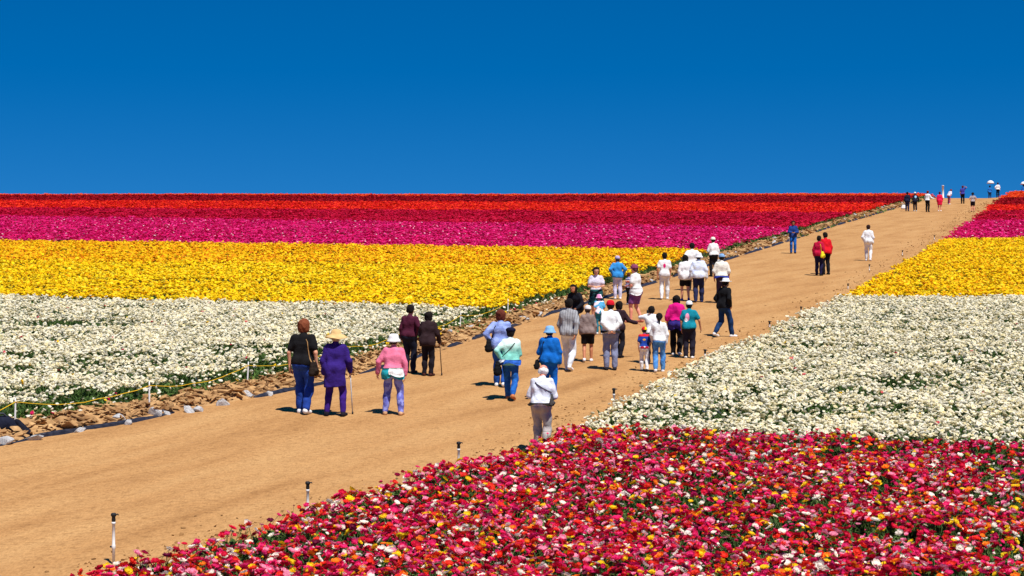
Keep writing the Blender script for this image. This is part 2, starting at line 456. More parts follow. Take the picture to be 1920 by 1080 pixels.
def fine_bloom(seed):
    """ranunculus head: two whorls of cupped petals round a packed dome"""
    r = np.random.default_rng(seed); V = []; T = []
    for ring, (n, R, z0, z1) in enumerate([(6, 1.05, -0.30, 0.22), (5, 0.80, -0.22, 0.38)]):
        for i in range(n):
            a = 2 * math.pi * (i + 0.5 * ring) / n + r.uniform(-0.15, 0.15); w = math.pi / n * 1.25
            rr = R * r.uniform(0.88, 1.12); zz = z1 + r.uniform(-0.12, 0.12); b = len(V)
            for (fr, fa, fz) in [(0.12, 0, 0), (0.72, -0.9, 0.45), (0.78, 0, 0.30), (0.72, 0.9, 0.45), (1.0, -0.55, 0.95), (1.06, 0, 0.9), (1.0, 0.55, 0.95)]:
                V.append((rr * fr * math.cos(a + fa * w), rr * fr * math.sin(a + fa * w), z0 + (zz - z0) * fz))
            T += [(b, b + 2, b + 1), (b, b + 3, b + 2), (b + 1, b + 2, b + 5), (b + 1, b + 5, b + 4), (b + 2, b + 3, b + 6), (b + 2, b + 6, b + 5)]
    b = len(V); V.append((0, 0, 0.42))
    for k, (R, z) in enumerate([(0.3, 0.36), (0.52, 0.12), (0.5, -0.15)]):
        for i in range(6):
            a = 2 * math.pi * (i + 0.5 * k) / 6; V.append((R * r.uniform(.9, 1.1) * math.cos(a), R * r.uniform(.9, 1.1) * math.sin(a), z + r.uniform(-.05, .05)))
    for i in range(6):
        j = (i + 1) % 6
        T.append((b, b + 1 + i, b + 1 + j))
        for k in range(2):
            p, q = b + 1 + 6 * k, b + 7 + 6 * k
            T += [(p + i, q + i, p + j), (p + j, q + i, q + j)]
    return np.array(V), np.array(T)

def bud(seed):
    V, T, cw = cup(5, False, seed); V = V * (.5, .5, 1.0); return V, T
T_NEAR = scatter_tree([stem_template('bloom', *fine_bloom(100 + k), M_PETAL) for k in range(4)] + [stem_template('bloom', *bud(5), M_PETAL)])
def cups(mat, n, seeds, layers=True):
    return scatter_tree([stem_template('bloom', V, T, mat, cw) for V, T, cw in (cup(n, layers, q) for q in seeds)])
T_WHITE = cups(M_PETALW, 6, (11, 12, 13, 14)); T_MID = cups(M_PETAL, 6, (21, 22, 23, 24))
def far_clusters(pal, R, rad=.34, n=11, nvar=5):
    """drifts of far blooms: each template holds a handful of flower heads"""
    ts = []
    for q in range(nvar):
        VV, TT, CC = [], [], []; b = 0
        for k in range(n):
            V, T, cw = cup(5, False, q * 50 + k); a = rng.uniform(0, 6.28); d = rad * math.sqrt(rng.random())
            r_ = R * rng.uniform(.7, 1.25); V = V * (r_, r_, r_ * .8); tx = rng.normal(0, .35); c, s_ = math.cos(tx), math.sin(tx)
            V = np.stack([V[:, 0], V[:, 1] * c - V[:, 2] * s_, V[:, 1] * s_ + V[:, 2] * c], -1) + (d * math.cos(a), d * math.sin(a), rng.normal(0, .035))
            cc, _ = pick(pal, 1); VV.append(V); TT.append(T + b); CC.append(np.repeat(cc, len(V), 0)); b += len(V)
        ts.append(template('bloom_drift', np.concatenate(VV), np.concatenate(TT), M_PETALB, None, np.concatenate(CC)))
    return scatter_tree(ts)

def rowgap(lines, w=0.35, depth=0.2, seed=9):
    """thin dark furrows across a bed"""
    def g(x, y):
        k = np.ones_like(x)
        for i, f in enumerate(lines):
            d = np.abs(y - f(x) - 0.5 * (vnoise(x * 0.4, x * 0 + i, seed) - 0.5))
            m = np.clip((vnoise(x * 0.25, x * 0 + 7.3 * i, seed + 3) - 0.3) * 4, 0, 1)
            k = np.minimum(k, np.where(d < w, 1 - (1 - depth) * m, 1))
        return k
    return g

def both(a, b): return lambda x, y: a(x, y) * b(x, y)

def bed(name, label, cat, side, ylo, yhi, pal, dens, R, tree, leaf_dens, leaf_len, gaps=None, base_h=0.42, amp=0.10,
        inset=0.12, seed=1, keep=None, lean=0.45, nvar=4, spread=(0.75, 1.25), mat=None, unit=None):
    P2 = sample(side, ylo, yhi, dens, inset=inset, gaps=gaps)
    h = height_var(P2, base_h, amp, seed) + rng.normal(0, 0.035, len(P2))
    cols, k = pick(pal, len(P2))
    P = onto(P2, h); m = np.ones(len(P), bool); kept = None
    R_ = R * rng.uniform(*spread, len(P))
    if keep is not None:
        kept = keep(P, k); m[kept] = False
    RR = R_[m] if unit is None else np.ones(m.sum()) * unit
    o = scatter_mesh(name, P[m], RR, cols[m], tree, mat or M_PETAL, tilt=lean, nvar=nvar, bias=0.12 if unit is None else 0)
    tag(o, label, cat, kind='stuff')
    L2 = sample(side, ylo, yhi, leaf_dens, inset=-0.05)
    hl = rng.uniform(0.0, 0.8, len(L2)) * np.maximum(height_var(L2, base_h, amp, seed) - leaf_len * 0.9, 0.02)
    lf = leaves_mesh('foliage', onto(L2, hl), leaf_len * rng.uniform(0.7, 1.25, len(L2)), greens(len(L2)), M_LEAF, o)
    lf['kind'] = 'stuff'
    return o, (P[kept], k[kept], R_[kept]) if kept is not None else None

def pick300(P, k):
    u = P[:, 0] / P[:, 1] * F + 960; v = 540 - (P[:, 2] - HC) / P[:, 1] * F
    vis = np.where((u > 6) & (u < 1914) & (v < 1074))[0]
    # blooms in view, largest first: by distance, biased to the upper layer
    s = P[vis, 1] - 6.0 * (P[vis, 2] - gz(P[vis, 0], P[vis, 1]) - 0.42)
    return vis[np.argsort(s)[:300]]

near, kept = bed('mixed_blooms', 'dense bed of mixed red, pink, orange, yellow and white ranunculus beside the path', 'flower bed', 'R', None, RMW, PAL_MIX,
    215, 0.041, T_NEAR, 120, 0.2, gaps=clump(11, 0.25, 1.0, 0.37), amp=0.13, seed=21, keep=pick300, lean=0.45, nvar=5, spread=(.6, 1.35))
WGR = [band_line((1480, 648), (1920, 655)), band_line((1300, 720), (1920, 722)), band_line((1400, 770), (1920, 780)), band_line((1560, 596), (1920, 600))]
bed('white_blooms', 'bed of white ranunculus between the mixed red bed and the yellow bed', 'flower bed', 'R', RMW, RWY, PAL_WHITE,
    165, 0.041, T_WHITE, 44, 0.21, gaps=both(clump(14, 0.25, 1.0, 0.36), rowgap(WGR)), seed=22, spread=(.6, 1.35), mat=M_PETALW)
WGL = [band_line((0, 603), (1200, 632)), band_line((0, 640), (1200, 676)), band_line((0, 690), (900, 728))]
bed('white_blooms', 'bed of white ranunculus beside the rocky bank with yellow rope', 'flower bed', 'L', None, LWY, PAL_WHITE,
    155, 0.042, T_WHITE, 46, 0.21, gaps=both(clump(15, 0.2, 1.0, 0.37), rowgap(WGL)), seed=23, inset=0.25, amp=0.12, spread=(.6, 1.35), mat=M_PETALW)
YG = [band_line((0, 519), (1200, 545))]
bed('yellow_blooms', 'lemon yellow strip of blooms next to the rope side white bed', 'flower bed', 'L', LWY, LYG, PAL_YEL,
    75, 0.058, T_MID, 10, 0.24, gaps=both(clump(16, 0.6, 1.0, 0.3), rowgap(YG, 0.5)), seed=24)
bed('golden_blooms', 'golden orange strip of blooms between lemon yellow and magenta strips', 'flower bed', 'L', LYG, LGM, PAL_GOLD,
    62, 0.062, T_MID, 8, 0.25, gaps=both(clump(17, 0.6, 1.0, 0.3), rowgap([LYG], 0.5, .15)), seed=25)
bed('yellow_blooms', 'yellow strip of blooms between the white and magenta strips, no golden strip beside it', 'flower bed', 'R', RWY, RYM, PAL_YEL2,
    75, 0.058, T_MID, 10, 0.24, gaps=clump(18, 0.6, 1.0, 0.3), seed=26)
far = [('magenta_blooms', 'magenta strip of blooms', PAL_MAG, LGM, LMC, RYM, RMC, 6.0, 0.075),
       ('crimson_blooms', 'crimson strip of blooms', PAL_CRI, LMC, LCO, RMC, RCO, 5.0, 0.085),
       ('scarlet_blooms', 'orange red strip of blooms', PAL_ORED, LCO, LOD, RCO, ROD, 5.0, 0.09),
       ('dark_red_blooms', 'dark red strip of blooms', PAL_DRED, LOD, LDK, ROD, RDK, 5.0, 0.09),
       ('orange_blooms', 'orange strip of blooms on the crest of the hill', PAL_CREST, LDK, None, RDK, None, 5.0, 0.09)]
for i, (nm, lb, pal, la, lbd, ra, rb, de, rr) in enumerate(far):
    tr = far_clusters(pal, rr)
    for q, (sd, a, b, tail) in enumerate((('L', la, lbd, ' on the rocky bank side of the path'), ('R', ra, rb, ' on the side of the path without rocks'))):
        bed(nm, lb + tail, 'flower bed', sd, a, b, pal, de, rr, tr, 1.5, 0.3, seed=30 + 10 * q + i, amp=0.06, lean=.06, nvar=5, mat=M_PETALB, unit=1.0)

# green fringe of foliage along the left bed with stray blooms
n = 7000
y = 24 * (208 / 24.0) ** rng.random(n); x = x_green(y) + (rng.normal(0.0, 0.22, n) - .15) * (1 + y / 160)
P2 = np.stack([x, y], -1); P2 = P2[frame_ok(x, y, 4) & (vnoise(y * 0.8, y * 0, 91) > 0.33)]
o = leaves_mesh('bed_edge_foliage', onto(P2, rng.uniform(0.0, 0.06, len(P2))), rng.uniform(0.10, 0.24, len(P2)) * (1 + P2[:, 1] / 300), greens(len(P2)) * 1.35, M_LEAF)
tag(o, 'green leafy fringe along the bank beside the roped flower bed', 'foliage', kind='stuff')
n = 520
y = 28 * (64 / 28.0) ** rng.random(n); x = x_green(y) + rng.normal(-.1, .3, n)
P2 = np.stack([x, y], -1); cc, _ = pick(PAL_WHITE[:2] + [((255, 214, 30), 4), ((225, 30, 100), 2)], n)
o = scatter_mesh('stray_blooms', onto(P2, rng.uniform(.16, .34, n)), rng.uniform(.03, .055, n), cc, T_MID, M_PETAL, .5, nvar=4)
tag(o, 'stray white and yellow blooms scattered over the leafy fringe', 'flowers', kind='stuff')

# the three hundred blooms that show largest, each one a plant of its own
bloom_meshes = {}
for ci, (c, w) in enumerate(PAL_MIX):
    mt = mat_petal('petal_' + MIX_NAMES[ci].replace(' ', '_'), lin(c))
    for vi in range(3):
        Vb, Tb = fine_bloom(100 + vi)
        ob = mesh_obj('bloom', Vb, Tb, mt, smooth=False); bloom_meshes[ci, vi] = ob.data
        bpy.data.objects.remove(ob)
m_stem = mat_noise('stem_green', (0.05, 0.10, 0.02), (0.09, 0.16, 0.04), 30, 0.7)
th = np.linspace(0, 2 * math.pi, 6)[:-1]
Vs = []; 
for k, (zz, rr, ox) in enumerate([(0, .006, 0), (.5, .005, .02), (1.0, .004, 0.0)]):
    for a in th: Vs.append((rr * math.cos(a) + ox, rr * math.sin(a), zz))
Qs = [(k * 5 + i, k * 5 + (i + 1) % 5, k * 5 + 5 + (i + 1) % 5, k * 5 + 5 + i) for k in range(2) for i in range(5)]
ob = mesh_obj('stem', Vs, np.array(Qs), m_stem); stem_me = ob.data; bpy.data.objects.remove(ob)
Vl = [(0, -.004, 0), (0, .004, 0), (.06, .022, .05), (.06, -.022, .05), (.11, .014, .055), (.11, -.014, .055), (.14, 0, .03)]
ob = mesh_obj('leaf', Vl, [np.array([(0, 1, 2, 3), (3, 2, 4, 5)]), np.array([(5, 4, 6)])], m_stem, smooth=False); leaf_me = ob.data; bpy.data.objects.remove(ob)
KP, KK, KR = kept
for p, k, r in zip(KP, KK, KR):
    g = float(gz(p[0], p[1])); hh = p[2] - g
    root = empty('ranunculus', (p[0], p[1], g), random.uniform(0, 6.28))
    tag(root, MIX_NAMES[k] + ' ranunculus flower on a green stem in the mixed red bed', 'flower', 'ranunculus flowers of the mixed bed')
    b = bpy.data.objects.new('bloom', bloom_meshes[int(k), random.randrange(3)]); C.objects.link(b); b.parent = root
    b.location = (0, 0, hh); s = r * 1.02; b.scale = (s, s, s * random.uniform(0.8, 1.05)); b.rotation_euler = (random.gauss(0, .4), random.gauss(0, .4), random.uniform(0, 6))
    st = bpy.data.objects.new('stem', stem_me); C.objects.link(st); st.parent = root; st.location = (0, 0, -0.02); st.scale = (1, 1, hh + 0.02 - 0.2 * r)
    for q in range(2):
        lf = bpy.data.objects.new('leaf', leaf_me); C.objects.link(lf); lf.parent = root
        lf.location = (0.004, 0, hh * random.uniform(0.35, 0.75)); lf.rotation_euler = (0, random.uniform(-.5, .1), random.uniform(0, 6.28))

# ------------------------------------------------------------------ implicit surfaces for bodies and cloth
def surface_nets(D, org, h):
    S = D < 0
    cnt = np.zeros(tuple(s - 1 for s in D.shape), np.int8)
    offs = [(i, j, k) for i in (0, 1) for j in (0, 1) for k in (0, 1)]
    nx, ny, nz = D.shape
    for i, j, k in offs: cnt += S[i:nx - 1 + i, j:ny - 1 + j, k:nz - 1 + k]
    act = (cnt > 0) & (cnt < 8)
    cells = np.argwhere(act)
    idx = np.full(act.shape, -1, np.int64); idx[act] = np.arange(len(cells))
    ps = np.zeros((len(cells), 3)); pc = np.zeros(len(cells))
    for a in range(3):
        for o0 in offs:
            if o0[a]: continue
            o1 = list(o0); o1[a] = 1
            c0 = cells + np.array(o0); c1 = cells + np.array(o1)
            d0 = D[c0[:, 0], c0[:, 1], c0[:, 2]]; d1 = D[c1[:, 0], c1[:, 1], c1[:, 2]]
            m = (d0 < 0) != (d1 < 0); tt = np.zeros(len(cells)); tt[m] = d0[m] / (d0[m] - d1[m])
            p = np.array(o0, float)[None] + 0 * ps; p[:, a] += tt
            ps[m] += p[m]; pc[m] += 1
    V = (cells + ps / pc[:, None]) * h + org
    Qs = []
    for a in range(3):
        b, c = (a + 1) % 3, (a + 2) % 3
        sl0 = [slice(None)] * 3; sl1 = [slice(None)] * 3
        sl0[a] = slice(0, -1); sl1[a] = slice(1, None)
        ch = S[tuple(sl0)] != S[tuple(sl1)]
        e = np.argwhere(ch)
        e = e[(e[:, b] >= 1) & (e[:, c] >= 1) & (e[:, b] < D.shape[b] - 1) & (e[:, c] < D.shape[c] - 1)]
        if not len(e): continue
        ub = np.zeros(3, int); ub[b] = 1; uc = np.zeros(3, int); uc[c] = 1
        g = lambda q: idx[q[:, 0], q[:, 1], q[:, 2]]
        q = np.stack([g(e - ub - uc), g(e - uc), g(e), g(e - ub)], -1)
        fl = ~S[e[:, 0], e[:, 1], e[:, 2]]
        q[fl] = q[fl][:, ::-1]
        Qs.append(q)
    return V, np.concatenate(Qs)

def cap_d(p, a, b, ra, rb):
    ab = b - a; L = float(ab @ ab)
    if L < 1e-9: return np.sqrt(((p - a) ** 2).sum(-1)) - ra
    tt = np.clip(((p - a) @ ab) / L, 0, 1)
    q = p - a - tt[..., None] * ab
    return np.sqrt((q ** 2).sum(-1)) - (ra + (rb - ra) * tt)

def implicit(prims, res, off=0.0, post=None):
    """prims: (a, b, ra, rb, k). returns verts, quads"""
    A = np.array([p[0] for p in prims]); B = np.array([p[1] for p in prims]); R = np.array([max(p[2], p[3]) for p in prims]) + off
    lo = np.minimum(A, B).min(0) - R.max() - 0.03 - 2 * res; hi = np.maximum(A, B).max(0) + R.max() + 0.03 + 2 * res
    n = np.ceil((hi - lo) / res).astype(int) + 1
    ax = [lo[i] + np.arange(n[i]) * res for i in range(3)]
    D = np.full(tuple(n), 0.3, np.float32)
    for (a, b, ra, rb, k) in prims:
        a = np.asarray(a, float); b = np.asarray(b, float); r = max(ra, rb) + off; pad = r + k + 3 * res
        i0 = np.clip(np.floor((np.minimum(a, b) - pad - lo) / res).astype(int), 0, n - 1)
        i1 = np.clip(np.ceil((np.maximum(a, b) + pad - lo) / res).astype(int) + 1, 1, n)
        G = np.stack(np.meshgrid(*[ax[i][i0[i]:i1[i]] for i in range(3)], indexing='ij'), -1)
        d = cap_d(G, a, b, ra + off, rb + off)
        sub = D[i0[0]:i1[0], i0[1]:i1[1], i0[2]:i1[2]]
        if k > 0:
            hh = np.clip(k - np.abs(sub - d), 0, None) / k
            D[i0[0]:i1[0], i0[1]:i1[1], i0[2]:i1[2]] = np.minimum(sub, d) - hh * hh * k * 0.25
        else:
            D[i0[0]:i1[0], i0[1]:i1[1], i0[2]:i1[2]] = np.minimum(sub, d)
    if post is not None:
        G = np.stack(np.meshgrid(*ax, indexing='ij'), -1)
        D = post(D, G)
    D[0] = D[-1] = 0.3; D[:, 0] = D[:, -1] = 0.3; D[:, :, 0] = D[:, :, -1] = 0.3
    return surface_nets(D, lo, res)

def ev(prims, p, off):
    d = 1e3
    for (a, b, ra, rb, k) in prims:
        d = min(d, float(cap_d(np.asarray(p, float), np.asarray(a, float), np.asarray(b, float), ra + off, rb + off)))
    return d

def ik(a, c, l1, l2, pole):
    a = np.array(a, float); c = np.array(c, float); d = c - a; L = np.linalg.norm(d)
    mx = (l1 + l2) * 0.995
    if L > mx: c = a + d / L * mx; d = c - a; L = mx
    n = d / L; x = (l1 * l1 - l2 * l2 + L * L) / (2 * L); h = math.sqrt(max(l1 * l1 - x * x, 0))
    p = np.array(pole, float); p = p - n * (p @ n); p /= (np.linalg.norm(p) + 1e-9)
    return a + n * x + p * h, c

cloth_cache = {}
def cloth(color, kind='plain', extra=None):
    key = (color, kind, extra)
    if key in cloth_cache: return cloth_cache[key]
    c = lin(color)
    m, n, l, b = new_mat('cloth', c, 0.9, 0.12)
    tc = n.new('ShaderNodeTexCoord')
    t = noise_node(n, l, tc.outputs['Object'], 7.0, 5, 0.6)
    dk = tuple(v * 0.72 for v in c); lt = tuple(min(v * 1.12 + 0.004, 0.86) for v in c)
    r = ramp(n, [(0.3, dk), (0.68, lt)]); l.new(t.outputs[0], r.inputs[0]); colr = r.outputs[0]
    if kind == 'stripes' or kind == 'bands':
        w = n.new('ShaderNodeTexWave'); w.bands_direction = 'X' if kind == 'stripes' else 'Z'
        w.inputs['Scale'].default_value = 5.5; w.inputs['Distortion'].default_value = 0.6
        l.new(tc.outputs['Object'], w.inputs['Vector'])
        rr = ramp(n, [(0.35, (0, 0, 0)), (0.6, (1, 1, 1))]); l.new(w.outputs[0], rr.inputs[0])
        colr = mixc(n, l, rr.outputs[0], colr, lin(extra))
    if kind == 'blotch':
        t2 = noise_node(n, l, tc.outputs['Object'], 9.0, 1, 0.5); rr = ramp(n, [(0.50, (0, 0, 0)), (0.54, (1, 1, 1))]); l.new(t2.outputs[0], rr.inputs[0])
        colr = mixc(n, l, rr.outputs[0], colr, lin(extra))
    if kind == 'fade':      # height gradient: pale over the shoulders
        sp = n.new('ShaderNodeSeparateXYZ'); l.new(tc.outputs['Object'], sp.inputs[0])
        ad = n.new('ShaderNodeMath'); ad.operation = 'MULTIPLY_ADD'; l.new(t.outputs[0], ad.inputs[0]); ad.inputs[1].default_value = 0.25; l.new(sp.outputs[2], ad.inputs[2])
        rr = ramp(n, [(0.0, (0, 0, 0)), (1.0, (1, 1, 1))])
        mr = n.new('ShaderNodeMapRange'); mr.inputs[1].default_value = 1.10; mr.inputs[2].default_value = 1.28; l.new(ad.outputs[0], mr.inputs[0])
        colr = mixc(n, l, mr.outputs[0], colr, lin(extra))
    if kind == 'print':     # flat printed emblem on the back: extra = list of (cx, cz, rx, rz, colour)
        sp = n.new('ShaderNodeSeparateXYZ'); l.new(tc.outputs['Object'], sp.inputs[0])
        def mth(op, a, bb):
            q = n.new('ShaderNodeMath'); q.operation = op
            for s, v in ((q.inputs[0], a), (q.inputs[1], bb)):
                if isinstance(v, (int, float)): s.default_value = v
                else: l.new(v, s)
            return q.outputs[0]
        back = mth('LESS_THAN', sp.outputs[1], 0.0)
        for (cx, cz, rx, rz, pc) in extra:
            dx = mth('DIVIDE', mth('SUBTRACT', sp.outputs[0], cx), rx); dz = mth('DIVIDE', mth('SUBTRACT', sp.outputs[2], cz), rz)
            ins = mth('LESS_THAN', mth('ADD', mth('MULTIPLY', dx, dx), mth('MULTIPLY', dz, dz)), 1.0)
            colr = mixc(n, l, mth('MULTIPLY', ins, back), colr, lin(pc))
    l.new(colr, b.inputs['Base Color'])
    t3 = noise_node(n, l, tc.outputs['Object'], 16.0, 4, 0.6)
    bp = n.new('ShaderNodeBump'); bp.inputs['Strength'].default_value = 0.5; bp.inputs['Distance'].default_value = 0.03
    l.new(t3.outputs[0], bp.inputs['Height']); l.new(bp.outputs[0], b.inputs['Normal'])
    cloth_cache[key] = m
    return m
SKINS = {'light': (222, 160, 128), 'tan': (196, 128, 92), 'brown': (150, 92, 62), 'pink': (232, 150, 128)}
skin_m = {k: mat_noise('skin_' + k, tuple(v * 0.88 for v in lin(c)), lin(c), 12, 0.55, 0, 0.35) for k, c in SKINS.items()}
M_EYE = mat_noise('eye_dark', (0.02, 0.014, 0.01), (0.05, 0.03, 0.02), 40, 0.3)
M_LIP = mat_noise('lip_red', (0.35, 0.09, 0.07), (0.45, 0.13, 0.1), 40, 0.5)

def lathe(profile, n=28, wob=0.0, seed=0, sx=1.0, sy=1.0):
    r = np.random.default_rng(seed); ph = r.uniform(0, 6, 3)
    V = []; Qd = []
    for i, (rad, z) in enumerate(profile):
        for j in range(n):
            a = 2 * math.pi * j / n
            w = wob * rad * (math.sin(2 * a + ph[0]) + 0.5 * math.sin(3 * a + ph[1]) + 0.3 * math.sin(7 * a + ph[2]))
            V.append((rad * math.cos(a) * sx, rad * math.sin(a) * sy, z + w))
    m = len(profile)
    for i in range(m - 1):
        for j in range(n):
            k = (j + 1) % n
            Qd.append((i * n + j, i * n + k, (i + 1) * n + k, (i + 1) * n + j))
    return np.array(V), np.array(Qd)

def tube(pts, r, n=6, flat=1.0):
    pts = [np.array(p, float) for p in pts]; V = []; Qd = []
    rs = r if isinstance(r, (list, tuple)) else [r] * len(pts)
    for i, p in enumerate(pts):
        d = pts[min(i + 1, len(pts) - 1)] - pts[max(i - 1, 0)]; d /= np.linalg.norm(d) + 1e-9
        up = np.array([0, 0, 1.0]) if abs(d[2]) < 0.9 else np.array([1.0, 0, 0])
        s = np.cross(d, up); s /= np.linalg.norm(s); t2 = np.cross(s, d)
        for j in range(n):
            a = 2 * math.pi * j / n; V.append(p + rs[i] * (math.cos(a) * s + math.sin(a) * t2 * flat))
    for i in range(len(pts) - 1):
        for j in range(n):
            k = (j + 1) % n; Qd.append((i * n + j, i * n + k, (i + 1) * n + k, (i + 1) * n + j))
    c0 = len(V); V.append(pts[0]); V.append(pts[-1])
    T = [(c0, (j + 1) % n, j) for j in range(n)] + [(c0 + 1, (len(pts) - 1) * n + j, (len(pts) - 1) * n + (j + 1) % n) for j in range(n)]
    return np.array(V), [np.array(Qd), np.array(T)]

ARM = {'down': ((.215, .03, .87)), 'loose': ((.255, .02, .88)), 'fwd': ((.21, .20, .92)), 'back': ((.21, -.16, .90)), 'behind': ((.045, -.185, .985)),
       'front': ((.09, .24, 1.12)), 'chest': ((.04, .20, 1.22)), 'cam': ((.055, .24, 1.48)), 'hip': ((.20, .0, 1.0)), 'pocket': ((.20, .07, .95)),
       'cane': ((.26, .20, .93)), 'point': ((.52, .14, 1.08)), 'out': ((.34, .08, .92)), 'tray': ((.15, .28, 1.05)), 'reach': ((.16, .42, .98))}

def person(u, v, vtop=None, H=None, face=0.0, label='', skin='light', w=1.0, lean=0.06, legs='stand', arms=('down', 'down'),
           top=None, bottom=None, shoes=(235, 235, 235), hair=None, hat=None, waist=None, h0=0.0, xy=None, head=(0, 0), bag=None, cane=None, group=None, loose=0.0, sit=0.0):
    x, y = xy if xy else unproj(u, v, h0)
    if H is None: H = (v - vtop) * HC / (v - 282.0)
    hatadd = 0.03 if hat else 0.0
    s = (H - hatadd) / 1.715
    z0 = float(pz(x, y)) if y < 236 else float(gz(x, y))
    near_p = y < 80
    res = float(np.clip(0.00048 * y, 0.0175, 0.028))
    root = empty('person', (x, y, z0), math.radians(face))
    tag(root, label, 'person', group or 'visitors on the path')
    A = lambda *q: np.array(q, float)
    R2 = np.random.default_rng(int(abs(x * 131 + y * 17 + v)))
    w = 1 + (w - 1) * 0.75 - 0.05; loose *= .6
    # ---- skeleton
    drop = {'stand': 0.0, 'walk': 0.035, 'walk2': 0.035, 'wide': 0.02, 'step': 0.015, 'step2': 0.015}.get(legs, 0.0) + sit
    ca, sa = math.cos(lean), math.sin(lean)
    def up(p):      # lean the upper body forward about the hips
        q = np.array(p, float) - (0, 0, .95); return A(q[0], q[1] * ca + q[2] * sa, q[2] * ca - q[1] * sa + .95 - drop)
    def lo(p): return np.array(p, float) - (0, 0, drop)
    feet = {'stand': ((-.10, .02, 0), (.10, -.02, 0)), 'walk': ((-.09, .24, 0), (.09, -.26, .06)), 'walk2': ((-.09, -.26, .06), (.09, .24, 0)),
            'wide': ((-.17, .03, 0), (.17, -.02, 0)), 'step': ((-.10, .13, 0), (.10, -.12, .02)), 'step2': ((-.10, -.12, .02), (.10, .13, 0)),
            'squat': ((-.13, .10, 0), (.13, .12, 0))}[legs]
    foot_dir = []
    legp = []; shoep = []; bodyleg = []
    for i, sd in enumerate((-1, 1)):
        f = feet[i]; hip = lo((sd * .088, 0, .905)); ank = A(f[0], f[1], .085 + f[2])
        kn, ank = ik(hip, ank, .415, .415, (sd * .12, 1, 0))
        legp.append((hip, kn, ank, f))
    armp = []
    for i, sd in enumerate((-1, 1)):
        tgt = ARM[arms[i]] if isinstance(arms[i], str) else arms[i]
        sh = up((sd * .155 * (0.6 + 0.4 * w), 0, 1.385)); wr = up((sd * tgt[0] * (w if arms[i] in ('down', 'back', 'fwd', 'pocket') else 1), tgt[1], tgt[2]))
        pole = (sd * .7, -.7, -.35) if arms[i] not in ('point',) else (0, -.3, -1)
        el, wr = ik(sh, wr, .285, .25, pole)
        armp.append((sh, el, wr))
    # ---- torso
    W = w
    torso = [(up((-.08 * W, .005, 1.28)), up((.08 * W, .005, 1.28)), .100 * W, .100 * W, .05),
             (up((-.125, -.012, 1.375)), up((.125, -.012, 1.375)), .055, .055, .06)]
    for sd in (-1, 1):
        torso.append((up((sd * .075 * W, 0, 1.24)), lo((sd * .065 * W, .0, 1.04)), .092 * W, .088 * W, .05))
        torso.append((lo((sd * .07 * W, -.045, .925)), lo((sd * .07 * W, -.045, .925)), .105 * W, .105 * W, .05))
    torso.append((lo((-.07 * W, -.005, .965)), lo((.07 * W, -.005, .965)), .115 * W, .115 * W, .06))
    if w > 1.12: torso.append((lo((0, .06, 1.05)), lo((0, .06, 1.05)), .11 * W, .11 * W, .06))
    hc = up((0, .025 + .03 * head[1], 1.605)); yaw = head[0]
    fx, fy = -math.sin(yaw), math.cos(yaw); rx, ry = math.cos(yaw), math.sin(yaw); pt = -0.35 * head[1]
    def hd(px, py, pzz):        # head-local to body-local
        q2 = py * math.cos(pt) - pzz * math.sin(pt); q3 = py * math.sin(pt) + pzz * math.cos(pt)
        return hc + A(rx * px + fx * q2, ry * px + fy * q2, q3)
    neck = [(up((0, -.015, 1.40)), up((0, .012, 1.52)), .058, .052, .03)]
    headp = [(hd(0, -.015, .028), hd(0, -.015, .028), .083, .083, .02), (hd(0, .02, .03), hd(0, .02, .03), .074, .074, .03),
             (hd(-.02, .03, -.055), hd(.02, .03, -.055), .048, .048, .04), (hd(0, .055, -.085), hd(0, .055, -.085), .027, .027, .03)]
    if near_p:
        headp += [(hd(0, .088, .012), hd(0, .103, -.022), .009, .015, .012)]
        for sd in (-1, 1): headp.append((hd(sd * .081, -.012, .012), hd(sd * .079, -.012, -.022), .014, .010, .008))
    def arm_prims(i, f1=1.0, f2=1.0, thick=0.0, k=.035):
        sh, el, wr = armp[i]; out = [(sh, sh + (el - sh) * f1, .046 + thick, .046 - .008 * f1 + thick, k)]
        if f2 > 0 and f1 >= 1: out.append((el, el + (wr - el) * f2, .037 + thick, .037 - .010 * f2 + thick, .015))
        return out
    def hand_prims(i, simple):
        sh, el, wr = armp[i]; sd = (-1, 1)[i]; d = (wr - el) / np.linalg.norm(wr - el)
        side = A(0, 1, 0) if abs(d[1]) < 0.75 else A(-sd, 0, 0.3)
        side = side - d * (side @ d); side /= np.linalg.norm(side); nrm = np.cross(d, side)
        if nrm[0] * sd > 0: nrm = -nrm      # palm faces the body
        pc = wr + d * .05
        P = [(wr - d * .03, wr, .029, .028, .01), (wr + d * .015 - side * .016, wr + d * .075 - side * .024, .020, .017, .012), (wr + d * .015 + side * .016, wr + d * .08 + side * .024, .020, .017, .012), (wr, wr + d * .08, .022, .018, .012)]
        if simple: return P + [(pc, wr + d * .15 + nrm * .03, .026, .018, .015)]
        for q, (o, ln) in enumerate([(.030, .068), (.011, .078), (-.010, .073), (-.030, .058)]):
            b0 = wr + d * .085 + side * o; b1 = b0 + d * ln * .5 + nrm * .012; b2 = b1 + d * ln * .4 + nrm * .03
            P += [(b0, b1, .0092, .0085, .004), (b1, b2, .0085, .0072, .004)]
        t0 = wr + d * .03 + side * .025; t1 = t0 + d * .035 + side * .032 + nrm * .008; t2 = t1 + d * .032 + side * .006 + nrm * .014
        return P + [(t0, t1, .013, .0105, .008), (t1, t2, .0105, .008, .005)]
